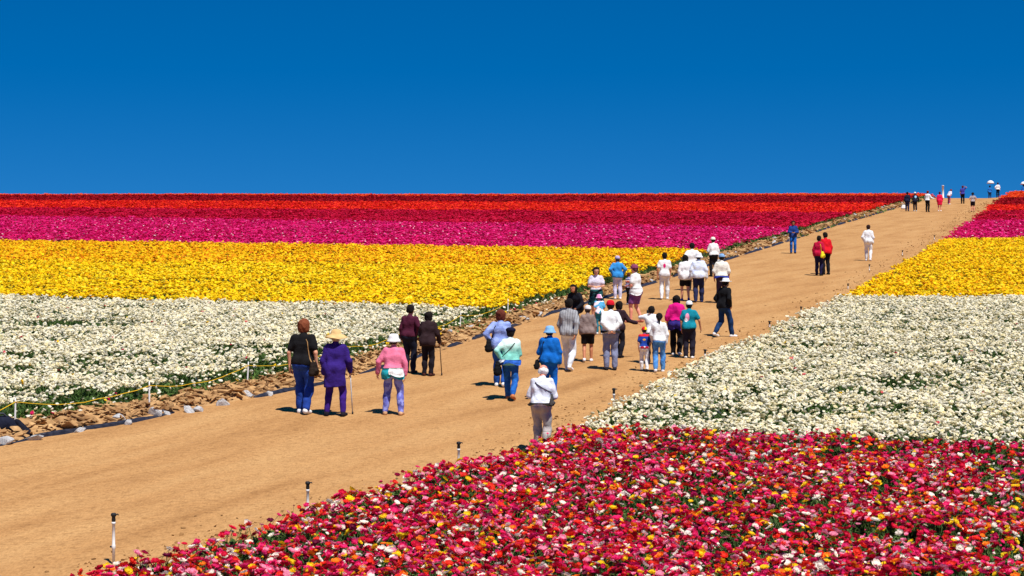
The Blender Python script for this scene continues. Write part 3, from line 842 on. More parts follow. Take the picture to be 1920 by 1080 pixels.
    def leg_prims(i, f1=1.0, f2=1.0, t1=0.0, t2=0.0):
        hip, kn, an, f = legp[i]
        out = [(hip, hip + (kn - hip) * f1, .088 * (0.5 + 0.5 * W) + t1, .088 * (0.5 + 0.5 * W) - .032 * f1 + t1, .03)]
        if f1 >= 1 and f2 > 0:
            mid = kn + (an - kn) * .35 + A(0, -.015, 0)
            out += [(kn, mid, .056 + t2, .054 + t2, .02), (mid, kn + (an - kn) * max(f2, .36), .054 + t2, .040 + t2, .015)]
        return out
    def foot_prims(i, g=0.0):
        hip, kn, an, f = legp[i]; sd = (-1, 1)[i]; lift = f[2]
        heel = A(an[0], an[1] - .035, .040 + lift); toe = A(an[0] + sd * .025, an[1] + .15, .033 + lift * .12)
        return [(an - A(0, 0, .0), heel, .036 + g, .036 + g, .02), (heel, toe, .036 + g, .030 + g, .02)]
    S3 = np.array([s, s, s])
    # ---- body: one surface
    prims = list(torso) + neck + headp
    for i in (0, 1):
        prims += arm_prims(i); prims += leg_prims(i); prims += foot_prims(i, -.004)
        if not near_p: prims += hand_prims(i, True)
    Vb, Qb = implicit(prims, res)
    if near_p:
        for i in (0, 1):
            Vh, Qh = implicit(hand_prims(i, False), 0.0085)
            Qb = np.concatenate([Qb, Qh + len(Vb)]); Vb = np.concatenate([Vb, Vh])
    body = mesh_obj('body', Vb * S3, Qb, skin_m[skin], root)
    if near_p:
        for sd in (-1, 1):
            Ve, Qe = implicit([(hd(sd * .033 - .006, .085, .022), hd(sd * .033 + .006, .085, .022), .0085, .0085, 0)], .005)
            mesh_obj('eye', Ve * S3, Qe, M_EYE, body)
        Ve, Qe = implicit([(hd(-.018, .085, -.060), hd(.018, .085, -.060), .008, .008, 0)], .005)
        mesh_obj('mouth', Ve * S3, Qe, M_LIP, body)
    ph = R2.uniform(0, 6, 6)
    def folds(amp):
        def f(D, G):
            x_, y_, z_ = G[..., 0], G[..., 1], G[..., 2]
            rg = lambda q: 1 - 2 * np.abs(np.sin(q)) ** .7
            n_ = rg(11 * z_ + 8 * x_ + ph[0] + 1.4 * np.sin(9 * x_ + ph[1])) * 0.55 + np.sin(31 * x_ - 17 * z_ + ph[2] + 2 * np.sin(7 * z_ + ph[3])) * 0.35 + np.sin(19 * y_ + 27 * z_ + ph[4]) * 0.3
            return D + amp * n_
        return f
    cres = res * 1.05
    # ---- bottom
    if bottom:
        kind, colr = bottom[0], bottom[1]
        mt = cloth(colr, *(bottom[2:] if len(bottom) > 2 else ()))
        bp = torso[2:]
        wz = 1.02 - drop
        if kind == 'trousers' or kind == 'leggings':
            t1, t2 = (.014, .020) if kind == 'trousers' else (.008, .006)
            t1 += loose; t2 += loose
            pr = list(bp) + leg_prims(0, 1, .97, t1 - .012, t2 - .012) + leg_prims(1, 1, .97, t1 - .012, t2 - .012)
            fo = folds(.011 if kind == 'trousers' else .004)
            def post(D, G): return np.maximum(fo(D, G), G[..., 2] - wz)
            Vc, Qc = implicit(pr, cres, .014, post); mesh_obj('trousers', Vc * S3, Qc, mt, root)
        elif kind == 'shorts':
            pr = list(bp) + leg_prims(0, .78, 0, .022, 0) + leg_prims(1, .78, 0, .022, 0)
            hz = .56 - drop; fo = folds(.007)
            def post(D, G): return np.maximum(np.maximum(fo(D, G), G[..., 2] - wz), hz - G[..., 2] if sit == 0 else -1)
            Vc, Qc = implicit(pr, cres, .014, post); mesh_obj('shorts', Vc * S3, Qc, mt, root)
        elif kind == 'skirt':
            pr = list(bp) + [(A(sd * .06, 0, .95 - drop), A(sd * .10, 0, .52 - drop), .12, .15, .05) for sd in (-1, 1)]
            hz = .5 - drop; fo = folds(.012)
            def post(D, G): return np.maximum(np.maximum(fo(D, G), G[..., 2] - wz), hz - G[..., 2])
            Vc, Qc = implicit(pr, cres, .014, post); mesh_obj('skirt', Vc * S3, Qc, mt, root)
    # ---- top
    top_pr = None
    if top:
        kind, colr = top[0], top[1]
        mt = cloth(colr, *(top[2:] if len(top) > 2 else ()))
        off, f1, f2, hz, am = {'tshirt': (.016, .66, 0, .90, .008), 'shirt': (.017, 1, .95, .92, .009), 'jacket': (.023, 1, .98, .86, .011), 'sweater': (.019, 1, .96, .93, .008),
                       'tunic': (.020, 1, .96, .60, .011), 'vest': (.02, .25, 0, .95, .006), 'coat': (.024, 1, .98, .80, .011), 'rolled': (.018, 1, .15, .92, .010), 'shawl': (.024, 1, .3, 1.0, .009)}[kind]
        off += loose
        pr = list(torso)
        if hz < .89: pr += [(A(sd * .055 * W, -.01, .98 - drop), A(sd * .075 * W, -.01, hz - drop), .108 * W, .112 * W + (.008 if kind == 'tunic' else 0), .05) for sd in (-1, 1)]
        if kind == 'shawl':
            pr += [(up((0, -.03, 1.38)), up((sd * .2, -.02, 1.12)), .09, .05, .05) for sd in (-1, 1)]
        pr += [(up((0, -.012, 1.40)), up((0, 0, 1.448)), .058, .05, .03)]
        for i in (0, 1): pr += arm_prims(i, f1, f2, .004 if f2 else .012)
        fo = folds(am)
        def post(D, G):
            hem = hz - drop + .012 * np.sin(9 * G[..., 0] + ph[5])
            D = fo(D, G)
            # hem cuts the trunk only, not hanging sleeves
            trunk = np.abs(G[..., 0]) < .20 * W + .02
            sleeves = np.full(D.shape, 1.0, np.float32)
            for i in (0, 1):
                if f2 > 0:
                    for (a, b, ra, rb, k) in arm_prims(i, f1, f2, .004):
                        if max(a[2], b[2]) - .08 < hz - drop + .3: sleeves = np.minimum(sleeves, cap_d(G, a, b, ra + off, rb + off))
            cutd = np.maximum(D, hem - G[..., 2])
            return np.minimum(cutd, np.maximum(sleeves + fo(np.zeros_like(D), G), D - .02)) if f2 > 0 else cutd
        nm = {'tshirt': 'tshirt', 'shirt': 'shirt', 'jacket': 'jacket', 'sweater': 'sweater', 'tunic': 'tunic', 'vest': 'vest', 'coat': 'jacket', 'rolled': 'shirt', 'shawl': 'shawl'}[kind]
        Vc, Qc = implicit(pr, cres, off, post); mesh_obj(nm, Vc * S3, Qc, mt, root)
        top_pr = (pr, off)
        if kind in ('shirt', 'jacket', 'coat', 'rolled') and near_p:
            Vc, Qc = implicit([(up((0, -.012, 1.425)), up((0, -.002, 1.462)), .070, .066, .0)], .012, 0, lambda D, G: np.maximum(D, np.maximum(up((0, 0, 1.40))[2] - G[..., 2], G[..., 2] - up((0, 0, 1.482))[2])))
            mesh_obj('collar', Vc * S3, Qc, mt, root)
    if waist:       # garment tied round the waist: list of colours
        for q, (colr, a0, a1, ztop, zbot) in enumerate(waist):
            V2 = []; n2 = 26
            for ss in range(5):
                tt = ss / 4; zz = ztop + (zbot - ztop) * tt - drop
                for j in range(n2 + 1):
                    a = a0 + (a1 - a0) * j / n2
                    rad = 0.0; dvec = A(math.cos(a), math.sin(a), 0)
                    rr = .10
                    while rr < .32 and min(ev(torso + leg_prims(0) + leg_prims(1), (dvec[0] * rr, dvec[1] * rr, zz), 0.0), 9) < .040 + .02 * q: rr += .008
                    rr += .012 * math.sin(7 * a + ss) + (.03 * tt if ss < 4 else .02)
                    V2.append((dvec[0] * rr, dvec[1] * rr, zz + .03 * tt * math.sin(3 * a + q)))
            i2 = np.arange(5 * (n2 + 1)).reshape(5, n2 + 1)
            Q2 = np.stack([i2[:-1, :-1], i2[1:, :-1], i2[1:, 1:], i2[:-1, 1:]], -1).reshape(-1, 4)
            V2 = np.array(V2); V3 = V2 * (0.93, 0.93, 1); nq = len(V2)
            rim = np.concatenate([np.stack([i2[0, 1:], i2[0, :-1], i2[0, :-1] + nq, i2[0, 1:] + nq], -1), np.stack([i2[-1, :-1], i2[-1, 1:], i2[-1, 1:] + nq, i2[-1, :-1] + nq], -1)])
            mesh_obj('tied_garment', np.concatenate([V2, V3]) * S3, np.concatenate([Q2, Q2[:, ::-1] + nq, rim]), cloth(colr), root)
    # ---- shoes
    if shoes:
        for i in (0, 1):
            Vc, Qc = implicit(foot_prims(i, .008), min(res, .016), 0, lambda D, G: np.maximum(D, np.maximum(G[..., 2] - .105 - legp[i][3][2], 0.0 - G[..., 2])))
            mesh_obj('shoe', Vc * S3, Qc, cloth(shoes), root)
    # ---- hair
    if hair:
        kind, colr = hair
        pr = [(hd(0, -.018, .032), hd(0, -.018, .032), .098, .098, .02), (hd(0, .012, .045), hd(0, .012, .045), .086, .086, .03)]
        if kind in ('short', 'fringe'): pr += [(hd(-.03, -.05, -.03), hd(.03, -.05, -.03), .055, .055, .03)] + [(hd(R2.uniform(-.06, .06), R2.uniform(-.08, .03), R2.uniform(.02, .10)),) * 2 + (.045, .045, .02) for _ in range(0 if hat else 5)]
        if kind == 'balding': pr = [(hd(-.045, -.04, -.01), hd(.045, -.04, -.01), .058, .058, .02), (hd(0, -.06, .015), hd(0, -.06, .015), .055, .055, .03)]
        if kind in ('bob', 'curly'): pr += [(hd(sd * .05, -.035, .03), hd(sd * .06, -.035, -.075), .062, .05, .03) for sd in (-1, 1)] + [(hd(0, -.06, .03), hd(0, -.06, -.08), .065, .05, .03)]
        if kind == 'curly': pr += [(hd(R2.uniform(-.08, .08), R2.uniform(-.09, .02), R2.uniform(-.06, .11)),) * 2 + (.045, .045, .02) for _ in range(12)]
        if kind == 'long': pr += [(hd(sd * .045, -.05, .02), hd(sd * .06, -.075, -.24), .06, .045, .03) for sd in (-1, 1)]
        if kind == 'pony': pr += [(hd(0, -.09, .02), hd(0, -.125, -.03), .03, .036, .02), (hd(0, -.125, -.03), hd(.01, -.115, -.2), .036, .02, .02)]
        if kind == 'bun': pr += [(hd(0, -.10, .06), hd(0, -.10, .06), .045, .045, .02)]
        def post(D, G):
            q = G - hc
            fwd = q[..., 0] * fx + q[..., 1] * fy; zz = q[..., 2]
            face_cut = np.minimum(fwd - .030, .062 - zz + 0.0)
            n_ = .006 * np.sin(70 * q[..., 0] + 40 * zz) * np.sin(60 * q[..., 1] + 20 * zz)
            return np.maximum(D + n_, face_cut)
        Vc, Qc = implicit(pr, min(res, .016), 0, post)
        mt = cloth(colr, 'plain', 'hair'); mesh_obj('hair', Vc * S3, Qc, mt, root)
    # ---- hat
    if hat:
        kind, colr = hat[0], hat[1]
        mt = cloth(colr, *(hat[2:] if len(hat) > 2 else ()))
        if kind == 'sun': prof = [(.0, .15), (.05, .147), (.09, .125), (.108, .08), (.115, .04), (.17, .022), (.235, -.02), (.24, -.028), (.17, .012), (.108, .03), (.0, .05)]
        elif kind == 'bucket': prof = [(.0, .145), (.06, .14), (.10, .12), (.112, .07), (.118, .045), (.15, .0), (.165, -.03), (.16, -.032), (.112, .03), (.0, .05)]
        elif kind == 'fedora': prof = [(.0, .135), (.05, .142), (.088, .13), (.105, .08), (.112, .045), (.165, .042), (.175, .05), (.165, .034), (.10, .03), (.0, .05)]
        elif kind == 'cap': prof = [(.0, .143), (.05, .137), (.085, .115), (.105, .075), (.112, .03), (.11, .018), (.10, .02), (.0, .05)]
        elif kind == 'beret': prof = [(.0, .135), (.07, .132), (.115, .105), (.128, .075), (.115, .045), (.104, .03), (.0, .05)]
        Vc, Qc = lathe(prof, 28 if near_p else 14, .05 if kind == 'sun' else .012, int(v), .95, 1.05)
        if kind == 'cap':
            nv = len(Vc); vis = []; 
            for j in range(13):
                a = math.pi * (0.12 + 0.76 * j / 12)
                for rr, zz in ((.10, .03), (.19, .012), (.19, .004), (.10, .02)):
                    ext = 1.0 if rr < .15 else (0.62 + .38 * math.sin(a))
                    vis.append((rr * ext * math.cos(a), rr * ext * math.sin(a), zz))
            qv = []
            for j in range(12):
                for k in range(4): qv.append((nv + j * 4 + k, nv + j * 4 + (k + 1) % 4, nv + j * 4 + 4 + (k + 1) % 4, nv + j * 4 + 4 + k))
            Vc = np.concatenate([Vc, np.array(vis)]); Qc = np.concatenate([Qc, np.array(qv)])
        Vc = np.array([hd(*(q + (0, -.006, .0))) for q in Vc])
        mesh_obj('hat', Vc * S3, Qc, mt, root)
    # ---- bag with strap: things of their own, carried
    M4 = lambda q: (lambda c, s_: A(x + (q[0] * c - q[1] * s_) * s, y + (q[0] * s_ + q[1] * c) * s, z0 + q[2] * s))(math.cos(math.radians(face)), math.sin(math.radians(face)))
    if bag:
        colr, side, bz, blabel, cross, strapc, size = bag
        pr, off = [q for q in top_pr[0] if max(abs(q[0][0]), abs(q[1][0])) < .16 * W], top_pr[1]
        ang0 = -math.pi / 2 + side * 1.2
        def surf(zz, a, extra=.012):
            dvec = A(math.cos(a), math.sin(a), 0); cy = 0.0
            if zz > 1.0: cy = (zz - .95) * sa
            rr = .02
            while rr < .5 and ev(pr, (dvec[0] * rr, cy + dvec[1] * rr, zz - drop), off) < extra: rr += .008
            return A(dvec[0] * rr, cy + dvec[1] * rr, zz - drop)
        hipz = max(bz + .16, .98)
        hp = surf(hipz, ang0)
        sx_ = (-side if cross else side) * .095
        pts = []
        for k in range(9):      # up the back
            tt = k / 8; ang = (-math.pi / 2) + (math.pi / 2 if side > 0 else -math.pi / 2) * (1 - tt) ** 1.2 * 1.0
            zz = hipz + (1.36 - hipz) * tt
            if cross: ang = (-math.pi / 2) + side * (math.pi / 2) * (1 - tt) - side * .75 * tt
            else: ang = (-math.pi / 2) + side * 1.05 * (1 - tt) + side * .75 * tt
            pts.append(surf(zz, ang))
        shp = up((sx_, .0, 1.385 + .062 + off)); pts.append(shp)
        for k in range(9):
            tt = 1 - k / 8; zz = hipz + (1.36 - hipz) * tt
            ang = (math.pi / 2) - side * (math.pi / 2) * (1 - tt) + (side if cross else -side) * .75 * tt
            pts.append(surf(zz, ang))
        bc = hp + A(side * (.02 + size * .03), -.05, bz + .02 - hipz)
        org = M4(bc)
        V4, Q4 = implicit([(A(0, -.10 * size, zz_ * size), A(0, .10 * size, zz_ * size), (.055 - .012 * q) * size, (.055 - .012 * q) * size, .03) for q, zz_ in enumerate((-.09, -.03, .03, .075))] +
                          [(A(.05 * size, -.05 * size, -.05 * size), A(.05 * size, .05 * size, -.05 * size), .03, .03, .02)], .012)
        bo = empty('shoulder_bag', tuple(org), math.radians(face) if side > 0 else math.radians(face) + math.pi)
        tag(bo, blabel, 'bag')
        mesh_obj('pouch', V4 * s, Q4, cloth(colr), bo)
        V5, F5 = tube([(q - bc) * s * ((1, 1, 1) if side > 0 else (-1, -1, 1)) for q in [bc + A(0, -.05, .06)] + pts + [bc + A(0, .05, .06)]], .014 * s, 6, .5)
        mesh_obj('strap', V5, F5, cloth(strapc), bo)
    if cane:
        clabel, mt, i = cane
        sh, el, wr = armp[i]; d = (wr - el) / np.linalg.norm(wr - el); g = wr + d * .07
        base = A(g[0] + (.03 if i else -.03), g[1] + .07, 0.0)
        bw = M4(base); gw = M4(g); bw[2] = float(pz(bw[0], bw[1]))
        co = empty('walking_cane', tuple(bw)); tag(co, clabel, 'cane')
        gl = gw - bw
        V5, F5 = tube([(0, 0, 0.02), gl * .5, gl], .011, 8); mesh_obj('shaft', V5, F5, mt, co)
        fd = A(-math.sin(math.radians(face)), math.cos(math.radians(face)), 0)
        V5, F5 = tube([gl - fd * .05 + (0, 0, .01), gl + (0, 0, .012), gl + fd * .06 + (0, 0, .005), gl + fd * .08 - (0, 0, .02)], .014, 8); mesh_obj('handle', V5, F5, M_BLACKCAP, co)
        V5, F5 = tube([(0, 0, 0), (0, 0, .05)], .017, 8); mesh_obj('rubber_tip', V5, F5, M_BLACKCAP, co)
    return root, M4, armp, s

BLK, WHT, NAVY, DEN = (20, 19, 22), (240, 238, 236), (26, 30, 62), (44, 90, 160)
# ------------------------------------------------------------------ people
DH, BRH, GRYH = (24, 18, 16), (120, 62, 36), (215, 210, 205)
person(568, 778, 600, face=-14, label='person with reddish brown hair, black tshirt, blue trousers and a tan bag strap', w=1.06, legs='step', arms=('loose', 'loose'),
       top=('tshirt', BLK), bottom=('trousers', (34, 66, 150)), hair=('curly', (122, 66, 42)), loose=.006,
       bag=((40, 30, 24), 1, .84, 'dark handbag on a tan strap, hanging beside blue trousers', False, (170, 130, 84), 1.1))
person(628, 782, 617, face=-8, label='person in a straw sun hat and long purple tunic leaning on a pale cane', w=1.08, legs='wide', arms=('down', 'cane'), lean=.1,
       top=('tunic', (52, 30, 116)), bottom=('leggings', (58, 28, 120)), shoes=(30, 24, 34), hair=('short', (180, 170, 150)), hat=('sun', (214, 178, 122)), loose=.012,
       cane=('pale metal walking cane held by the person in the purple tunic', M_METAL, 1))
person(737, 780, 625, face=-5, label='person in a pink shirt with a turquoise and white garment tied at the waist', w=1.14, legs='wide', arms=('out', 'loose'), lean=.12,
       top=('sweater', (232, 120, 152)), bottom=('trousers', (104, 106, 186), 'blotch', (140, 146, 212)), shoes=(205, 160, 120), hair=('short', (60, 50, 46)), hat=('bucket', (238, 236, 240)),
       waist=[((40, 170, 184), math.pi * .85, math.pi * 2.15, 1.02, .80), ((240, 242, 240), math.pi * 1.42, math.pi * 1.86, 1.03, .86)])
person(768, 702, 575, face=-22, label='person with dark hair in a maroon sweater and dark trousers', skin='tan', w=1.08,
       top=('sweater', (74, 24, 46)), bottom=('trousers', (24, 26, 44)), shoes=(40, 36, 40), hair=('short', DH), arms=('down', 'hip'))
person(802, 707, 587, face=-18, label='person with black hair in a dark brown jacket and black trousers holding a dark cane', skin='tan', w=1.14, lean=.1, arms=('front', 'cane'), legs='stand',
       top=('coat', (46, 30, 34)), bottom=('trousers', (26, 20, 28)), shoes=(70, 36, 32), hair=('bob', DH),
       cane=('dark wooden walking cane held by the person in the brown jacket', M_WOOD, 1))
person(938, 727, 573, face=-10, label='person with curly reddish brown hair in a pale denim jacket behind the mint jacket', H=1.66, legs='step', arms=('hip', 'down'),
       top=('jacket', (132, 152, 214), 'blotch', (150, 168, 224)), bottom=('trousers', (36, 84, 170)), hair=('curly', (98, 46, 34)),
       bag=(BLK, -1, .95, 'black handbag at the side of the pale denim jacket', False, BLK, 1.3))
person(957, 752, 612, face=-8, label='person in a mint green jacket, navy beret and blue jeans with a black crossbody strap', w=1.14, legs='walk', arms=('hip', 'chest'),
       top=('jacket', (128, 204, 190), 'fade', (214, 240, 232)), bottom=('trousers', (34, 100, 184), 'blotch', (30, 84, 164)), shoes=(190, 116, 70), hair=('short', DH), hat=('beret', (20, 20, 48)),
       waist=[((44, 96, 190), math.pi * .95, math.pi * 2.05, .98, .88), ((230, 234, 246), math.pi * 1.1, math.pi * 1.35, .99, .91)],
       bag=((16, 16, 20), -1, .80, 'black crossbody bag hanging against the mint jacket', True, (20, 20, 24), 1.5))
person(1030, 752, 613, face=-12, label='person in a light blue bucket hat, bright blue jacket and blue trousers', w=1.18, legs='stand', arms=('front', 'down'),
       top=('jacket', (10, 98, 184)), bottom=('trousers', (14, 96, 190)), shoes=(40, 60, 120), hair=('short', DH), hat=('bucket', (132, 182, 232)), loose=.01,
       bag=(BLK, -1, .84, 'small black bag hanging beside the bright blue jacket', False, BLK, 1.0))
person(1015, 852, 690, face=-14, label='balding white haired person in a white shirt and beige trousers at the mixed flower bed', H=1.50, w=1.1, lean=.2, legs='step', arms=('front', 'front'), skin='pink',
       top=('shirt', (212, 216, 234), 'blotch', (226, 228, 240)), bottom=('trousers', (176, 168, 166)), shoes=(120, 100, 80), hair=('balding', (236, 232, 230)), head=(0.2, .4), loose=.008, waist=[((40, 34, 32), 0, math.pi * 2, .985, .95)],
       bag=((70, 66, 64), 1, 1.0, 'small grey camera bag on a thin strap over a white shirt', True, (70, 70, 74), .7))
person(1066, 697, 560, face=-16, label='person with dark hair in a ribbed grey cardigan and white trousers', legs='walk', arms=('fwd', 'back'),
       top=('jacket', (138, 138, 142), 'stripes', (156, 156, 160)), bottom=('trousers', (218, 222, 232)), hair=('short', DH), skin='tan')
person(1102, 680, 572, face=-4, label='person in a taupe jacket, black shorts and white shoes with bare legs', legs='step2', arms=('down', 'down'), skin='tan',
       top=('jacket', (134, 116, 112)), bottom=('shorts', BLK), hair=('short', (60, 44, 40)), hat=('cap', (228, 222, 222)))
person(1145, 695, 563, face=4, label='person in a red cap and white shirt with hands clasped behind the back', w=1.14, arms=('behind', 'behind'), legs='stand', skin='tan',
       top=('shirt', (238, 236, 236)), bottom=('trousers', (124, 130, 160)), waist=[((40, 34, 32), 0, math.pi * 2, .985, .95)], shoes=(40, 38, 46), hair=('short', DH), hat=('cap', (206, 20, 40)), loose=.008)
person(1160, 672, 566, face=-24, label='person with black hair in a dark jacket stretching one arm out beside the red cap', arms=('down', 'point'), legs='step', skin='tan', w=1.02,
       top=('jacket', (52, 34, 42)), bottom=('trousers', (24, 22, 32)), shoes=(30, 26, 30), hair=('bob', DH))
person(1082, 612, face=150, label='person in dark clothes crouching at the edge of the yellow flowers', H=1.62, skin='tan', sit=.42, legs='squat', arms=('tray', 'tray'), lean=.35,
       top=('jacket', (22, 24, 34)), bottom=('trousers', (22, 22, 30)), shoes=(30, 28, 30), hair=('long', DH))
person(1118, 604, 508, face=176, label='person with black hair in a lilac white tshirt looking down at held things', H=1.6, skin='light', arms=('front', 'front'), legs='stand', head=(0, .7),
       top=('tshirt', (220, 214, 236)), bottom=('skirt', (36, 88, 92), 'blotch', (20, 30, 40)), shoes=(60, 50, 60), hair=('bob', DH))
person(1124, 628, face=12, label='child in a pink, white and blue blotched shirt beside the red cap', H=1.12, arms=('down', 'front'),
       top=('tshirt', (90, 178, 226), 'blotch', (242, 226, 238)), bottom=('trousers', (40, 120, 140)), hair=('short', DH), hat=('bucket', (240, 150, 196), 'blotch', (246, 240, 244)))
person(1158, 562, 485, face=4, label='person in a light blue shirt and lavender cap facing the yellow flowers', H=1.5, arms=('hip', 'hip'), skin='tan', w=1.08,
       top=('jacket', (52, 136, 204)), bottom=('trousers', (202, 198, 222)), shoes=(232, 228, 232), hair=('short', (70, 56, 60)), hat=('cap', (176, 166, 208)))
person(1178, 572, face=-60, label='child in a white and blue striped shirt beside the purple shorts', H=1.05, arms=('front', 'down'), skin='light',
       top=('tshirt', (236, 236, 244), 'bands', (60, 80, 170)), bottom=('trousers', (30, 26, 36)), hair=('short', (90, 60, 50)))
person(1193, 606, 495, face=62, label='person in a purple cap, white tshirt and purple shorts with pink bare legs', w=1.12, skin='pink', arms=('front', 'chest'), legs='step',
       top=('tshirt', (242, 240, 240)), bottom=('shorts', (134, 78, 136), 'blotch', (116, 66, 124)), shoes=(196, 120, 100), hair=('short', (90, 50, 50)), hat=('cap', (138, 66, 98)), loose=.008,
       waist=[((240, 238, 240), math.pi * .2, math.pi * 1.5, 1.03, .84)])
person(1246, 563, 478, face=-6, label='person in white trousers and a white tshirt with a magenta emblem on the back', legs='step2', arms=('loose', 'down'), H=1.6, skin='tan',
       top=('tshirt', (242, 240, 242), 'print', ((.0, 1.15, .045, .075, (214, 22, 108)),)), bottom=('trousers', (238, 236, 240)), hair=('short', DH))
person(1298, 546, 450, face=0, label='person with black hair in a loose white shirt ahead of the white windbreaker', H=1.72, arms=('hip', 'hip'), skin='tan', w=1.1,
       top=('rolled', (240, 238, 238)), bottom=('trousers', (30, 28, 36)), shoes=(40, 40, 44), hair=('short', DH), loose=.01)
person(1285, 566, face=6, label='person in a long white jacket and black shorts with bare legs and blue shoes', H=1.56, arms=('down', 'down'), skin='light', legs='step',
       top=('coat', (240, 240, 244)), bottom=('shorts', BLK), shoes=(36, 50, 150), hair=('bob', DH))
person(1310, 568, 475, face=-6, label='person in a white windbreaker with light blue blotches, pale cap and dark blue jeans', H=1.68, w=1.1, arms=('loose', 'loose'), legs='step2', skin='tan',
       top=('jacket', (222, 230, 246), 'blotch', (206, 216, 240)), bottom=('trousers', (36, 40, 74)), shoes=(50, 56, 100), hair=('short', DH), hat=('bucket', (226, 226, 232)), loose=.012)
person(1338, 520, 445, face=20, label='person in a white shirt, white cap and black trousers beside the magenta strip', H=1.6, arms=('front', 'down'), skin='tan', w=1.08,
       top=('shirt', (238, 234, 232)), bottom=('trousers', (24, 24, 30)), shoes=(24, 24, 28), hair=('short', DH), hat=('cap', (236, 226, 212)))
person(1353, 570, 473, face=-10, label='person in a cream shirt with a blue hem and a light blue cap', H=1.66, w=1.16, arms=('loose', 'loose'), skin='tan',
       top=('rolled', (236, 226, 214)), bottom=('trousers', (54, 38, 62)), shoes=(40, 40, 50), hair=('short', DH), hat=('cap', (128, 170, 216)), loose=.01,
       waist=[((30, 50, 150), 0, math.pi * 2, .96, .90)])
person(1357, 634, 520, face=-52, label='person in a white hat, black jacket, dark blue jeans and white shoes striding uphill', w=1.06, legs='walk2', arms=('pocket', 'pocket'), lean=.1, skin='tan',
       top=('jacket', (18, 18, 22)), bottom=('trousers', (24, 54, 96)), hair=('short', DH), hat=('fedora', (238, 238, 238)), shoes=(230, 230, 232))
cam_p = person(1222, 684, 576, face=8, label='person with black hair in a white shirt raising a camera to the face', arms=('cam', 'cam'), skin='light',
       top=('shirt', (240, 240, 246)), bottom=('trousers', (24, 22, 28)), shoes=(24, 22, 26), hair=('short', DH))
person(1208, 698, 612, face=-4, label='child in a red and yellow cap, blue shirt with red trim and white trousers', arms=('down', 'fwd'), legs='step', skin='light',
       top=('tshirt', (28, 62, 150), 'print', ((.0, .735, .035, .024, (232, 176, 60)), (0, .555, .3, .028, (176, 30, 50)), (0, .84, .3, .03, (206, 40, 46)))), bottom=('trousers', (232, 228, 234)), shoes=(40, 34, 36), hair=('short', DH),
       hat=('cap', (216, 34, 36), 'blotch', (248, 210, 20)))
person(1236, 700, 595, face=-6, label='person with a black ponytail in a white long sleeved top and pale blue jeans', legs='step2', arms=('fwd', 'down'), skin='light', w=.94,
       top=('sweater', (240, 238, 240)), bottom=('trousers', (92, 152, 216), 'blotch', (70, 130, 200)), shoes=(225, 222, 225), hair=('pony', DH), H=1.36)
person(1268, 668, 555, face=-12, label='person with long black hair in a magenta shawl, purple waist garment and black trousers', arms=('loose', 'front'), skin='tan', legs='step',
       top=('shawl', (222, 20, 128)), bottom=('trousers', (18, 16, 20)), hair=('bob', DH), shoes=(228, 226, 228), w=1.05, loose=.012,
       waist=[((56, 44, 132), math.pi * .8, math.pi * 2.2, 1.04, .76)])
person(1292, 674, 562, face=-10, label='person in a white cap and teal tshirt with a pink back emblem', H=1.42, arms=('down', 'out'), skin='tan', w=1.12,
       top=('tshirt', (14, 128, 148), 'print', ((-.035, 1.01, .05, .095, (242, 150, 182)), (-.065, .945, .04, .05, (245, 240, 244)))), bottom=('trousers', (36, 32, 46)), hair=('short', DH), hat=('cap', (238, 236, 238)), loose=.014)
G2 = 'visitors further up the path'
person(1487, 476, 415, face=176, label='person in a blue jacket and bright blue jeans by the bank, arms folded in front', H=1.6, arms=('front', 'front'), skin='brown', group=G2,
       top=('jacket', (34, 62, 130)), bottom=('trousers', (30, 96, 178)), shoes=(26, 30, 60), hair=('short', DH))
person(1535, 518, 442, face=-30, label='person in a magenta red jacket and navy trousers with a yellow bag', H=1.6, arms=('down', 'down'), skin='tan', group=G2, w=1.05,
       top=('jacket', (186, 16, 60)), bottom=('trousers', (28, 26, 62)), shoes=(26, 24, 30), hair=('short', DH),
       bag=((236, 214, 40), 1, .92, 'yellow bag hanging on the magenta red jacket', False, (220, 190, 40), 1.2))
person(1549, 516, 437, face=20, label='person in a bright red jacket and black trousers beside the yellow bag', H=1.72, arms=('chest', 'down'), skin='tan', group=G2, w=1.06, lean=.1,
       top=('jacket', (214, 20, 36)), bottom=('trousers', (22, 20, 26)), shoes=(22, 20, 24), hair=('short', DH))
person(1628, 490, 420, face=-14, label='person dressed all in white with dark hair in the middle of the path', H=1.66, arms=('pocket', 'down'), skin='tan', legs='step', group=G2,
       top=('jacket', (240, 240, 244)), bottom=('trousers', (238, 238, 242)), hair=('short', (50, 30, 26)))
G3 = 'visitors near the crest of the hill'
person(1701, 397, 360, face=-20, label='person in dark navy clothes at the bank near the crest', H=1.6, skin='tan', group=G3, top=('jacket', (24, 28, 54)), bottom=('trousers', (26, 30, 70)), shoes=(24, 24, 40), hair=('short', DH))
person(1716, 397, 357, face=10, label='person in a dark jacket with pale blue back and white cap near crest', H=1.62, skin='tan', group=G3, arms=('down', 'out'), w=1.1,
       top=('jacket', (26, 26, 44), 'print', ((0, 1.2, .09, .11, (150, 196, 232)),)), bottom=('trousers', (24, 20, 34)), shoes=(235, 235, 235), hair=('short', DH), hat=('cap', (232, 226, 220)))
person(1739, 398, 351, face=-35, label='person with brown hair in a white top and black trousers near the crest', H=1.74, skin='tan', group=G3, arms=('front', 'point'),
       top=('shirt', (236, 238, 238)), bottom=('trousers', (18, 18, 22)), shoes=(24, 22, 24), hair=('short', (110, 40, 34)))
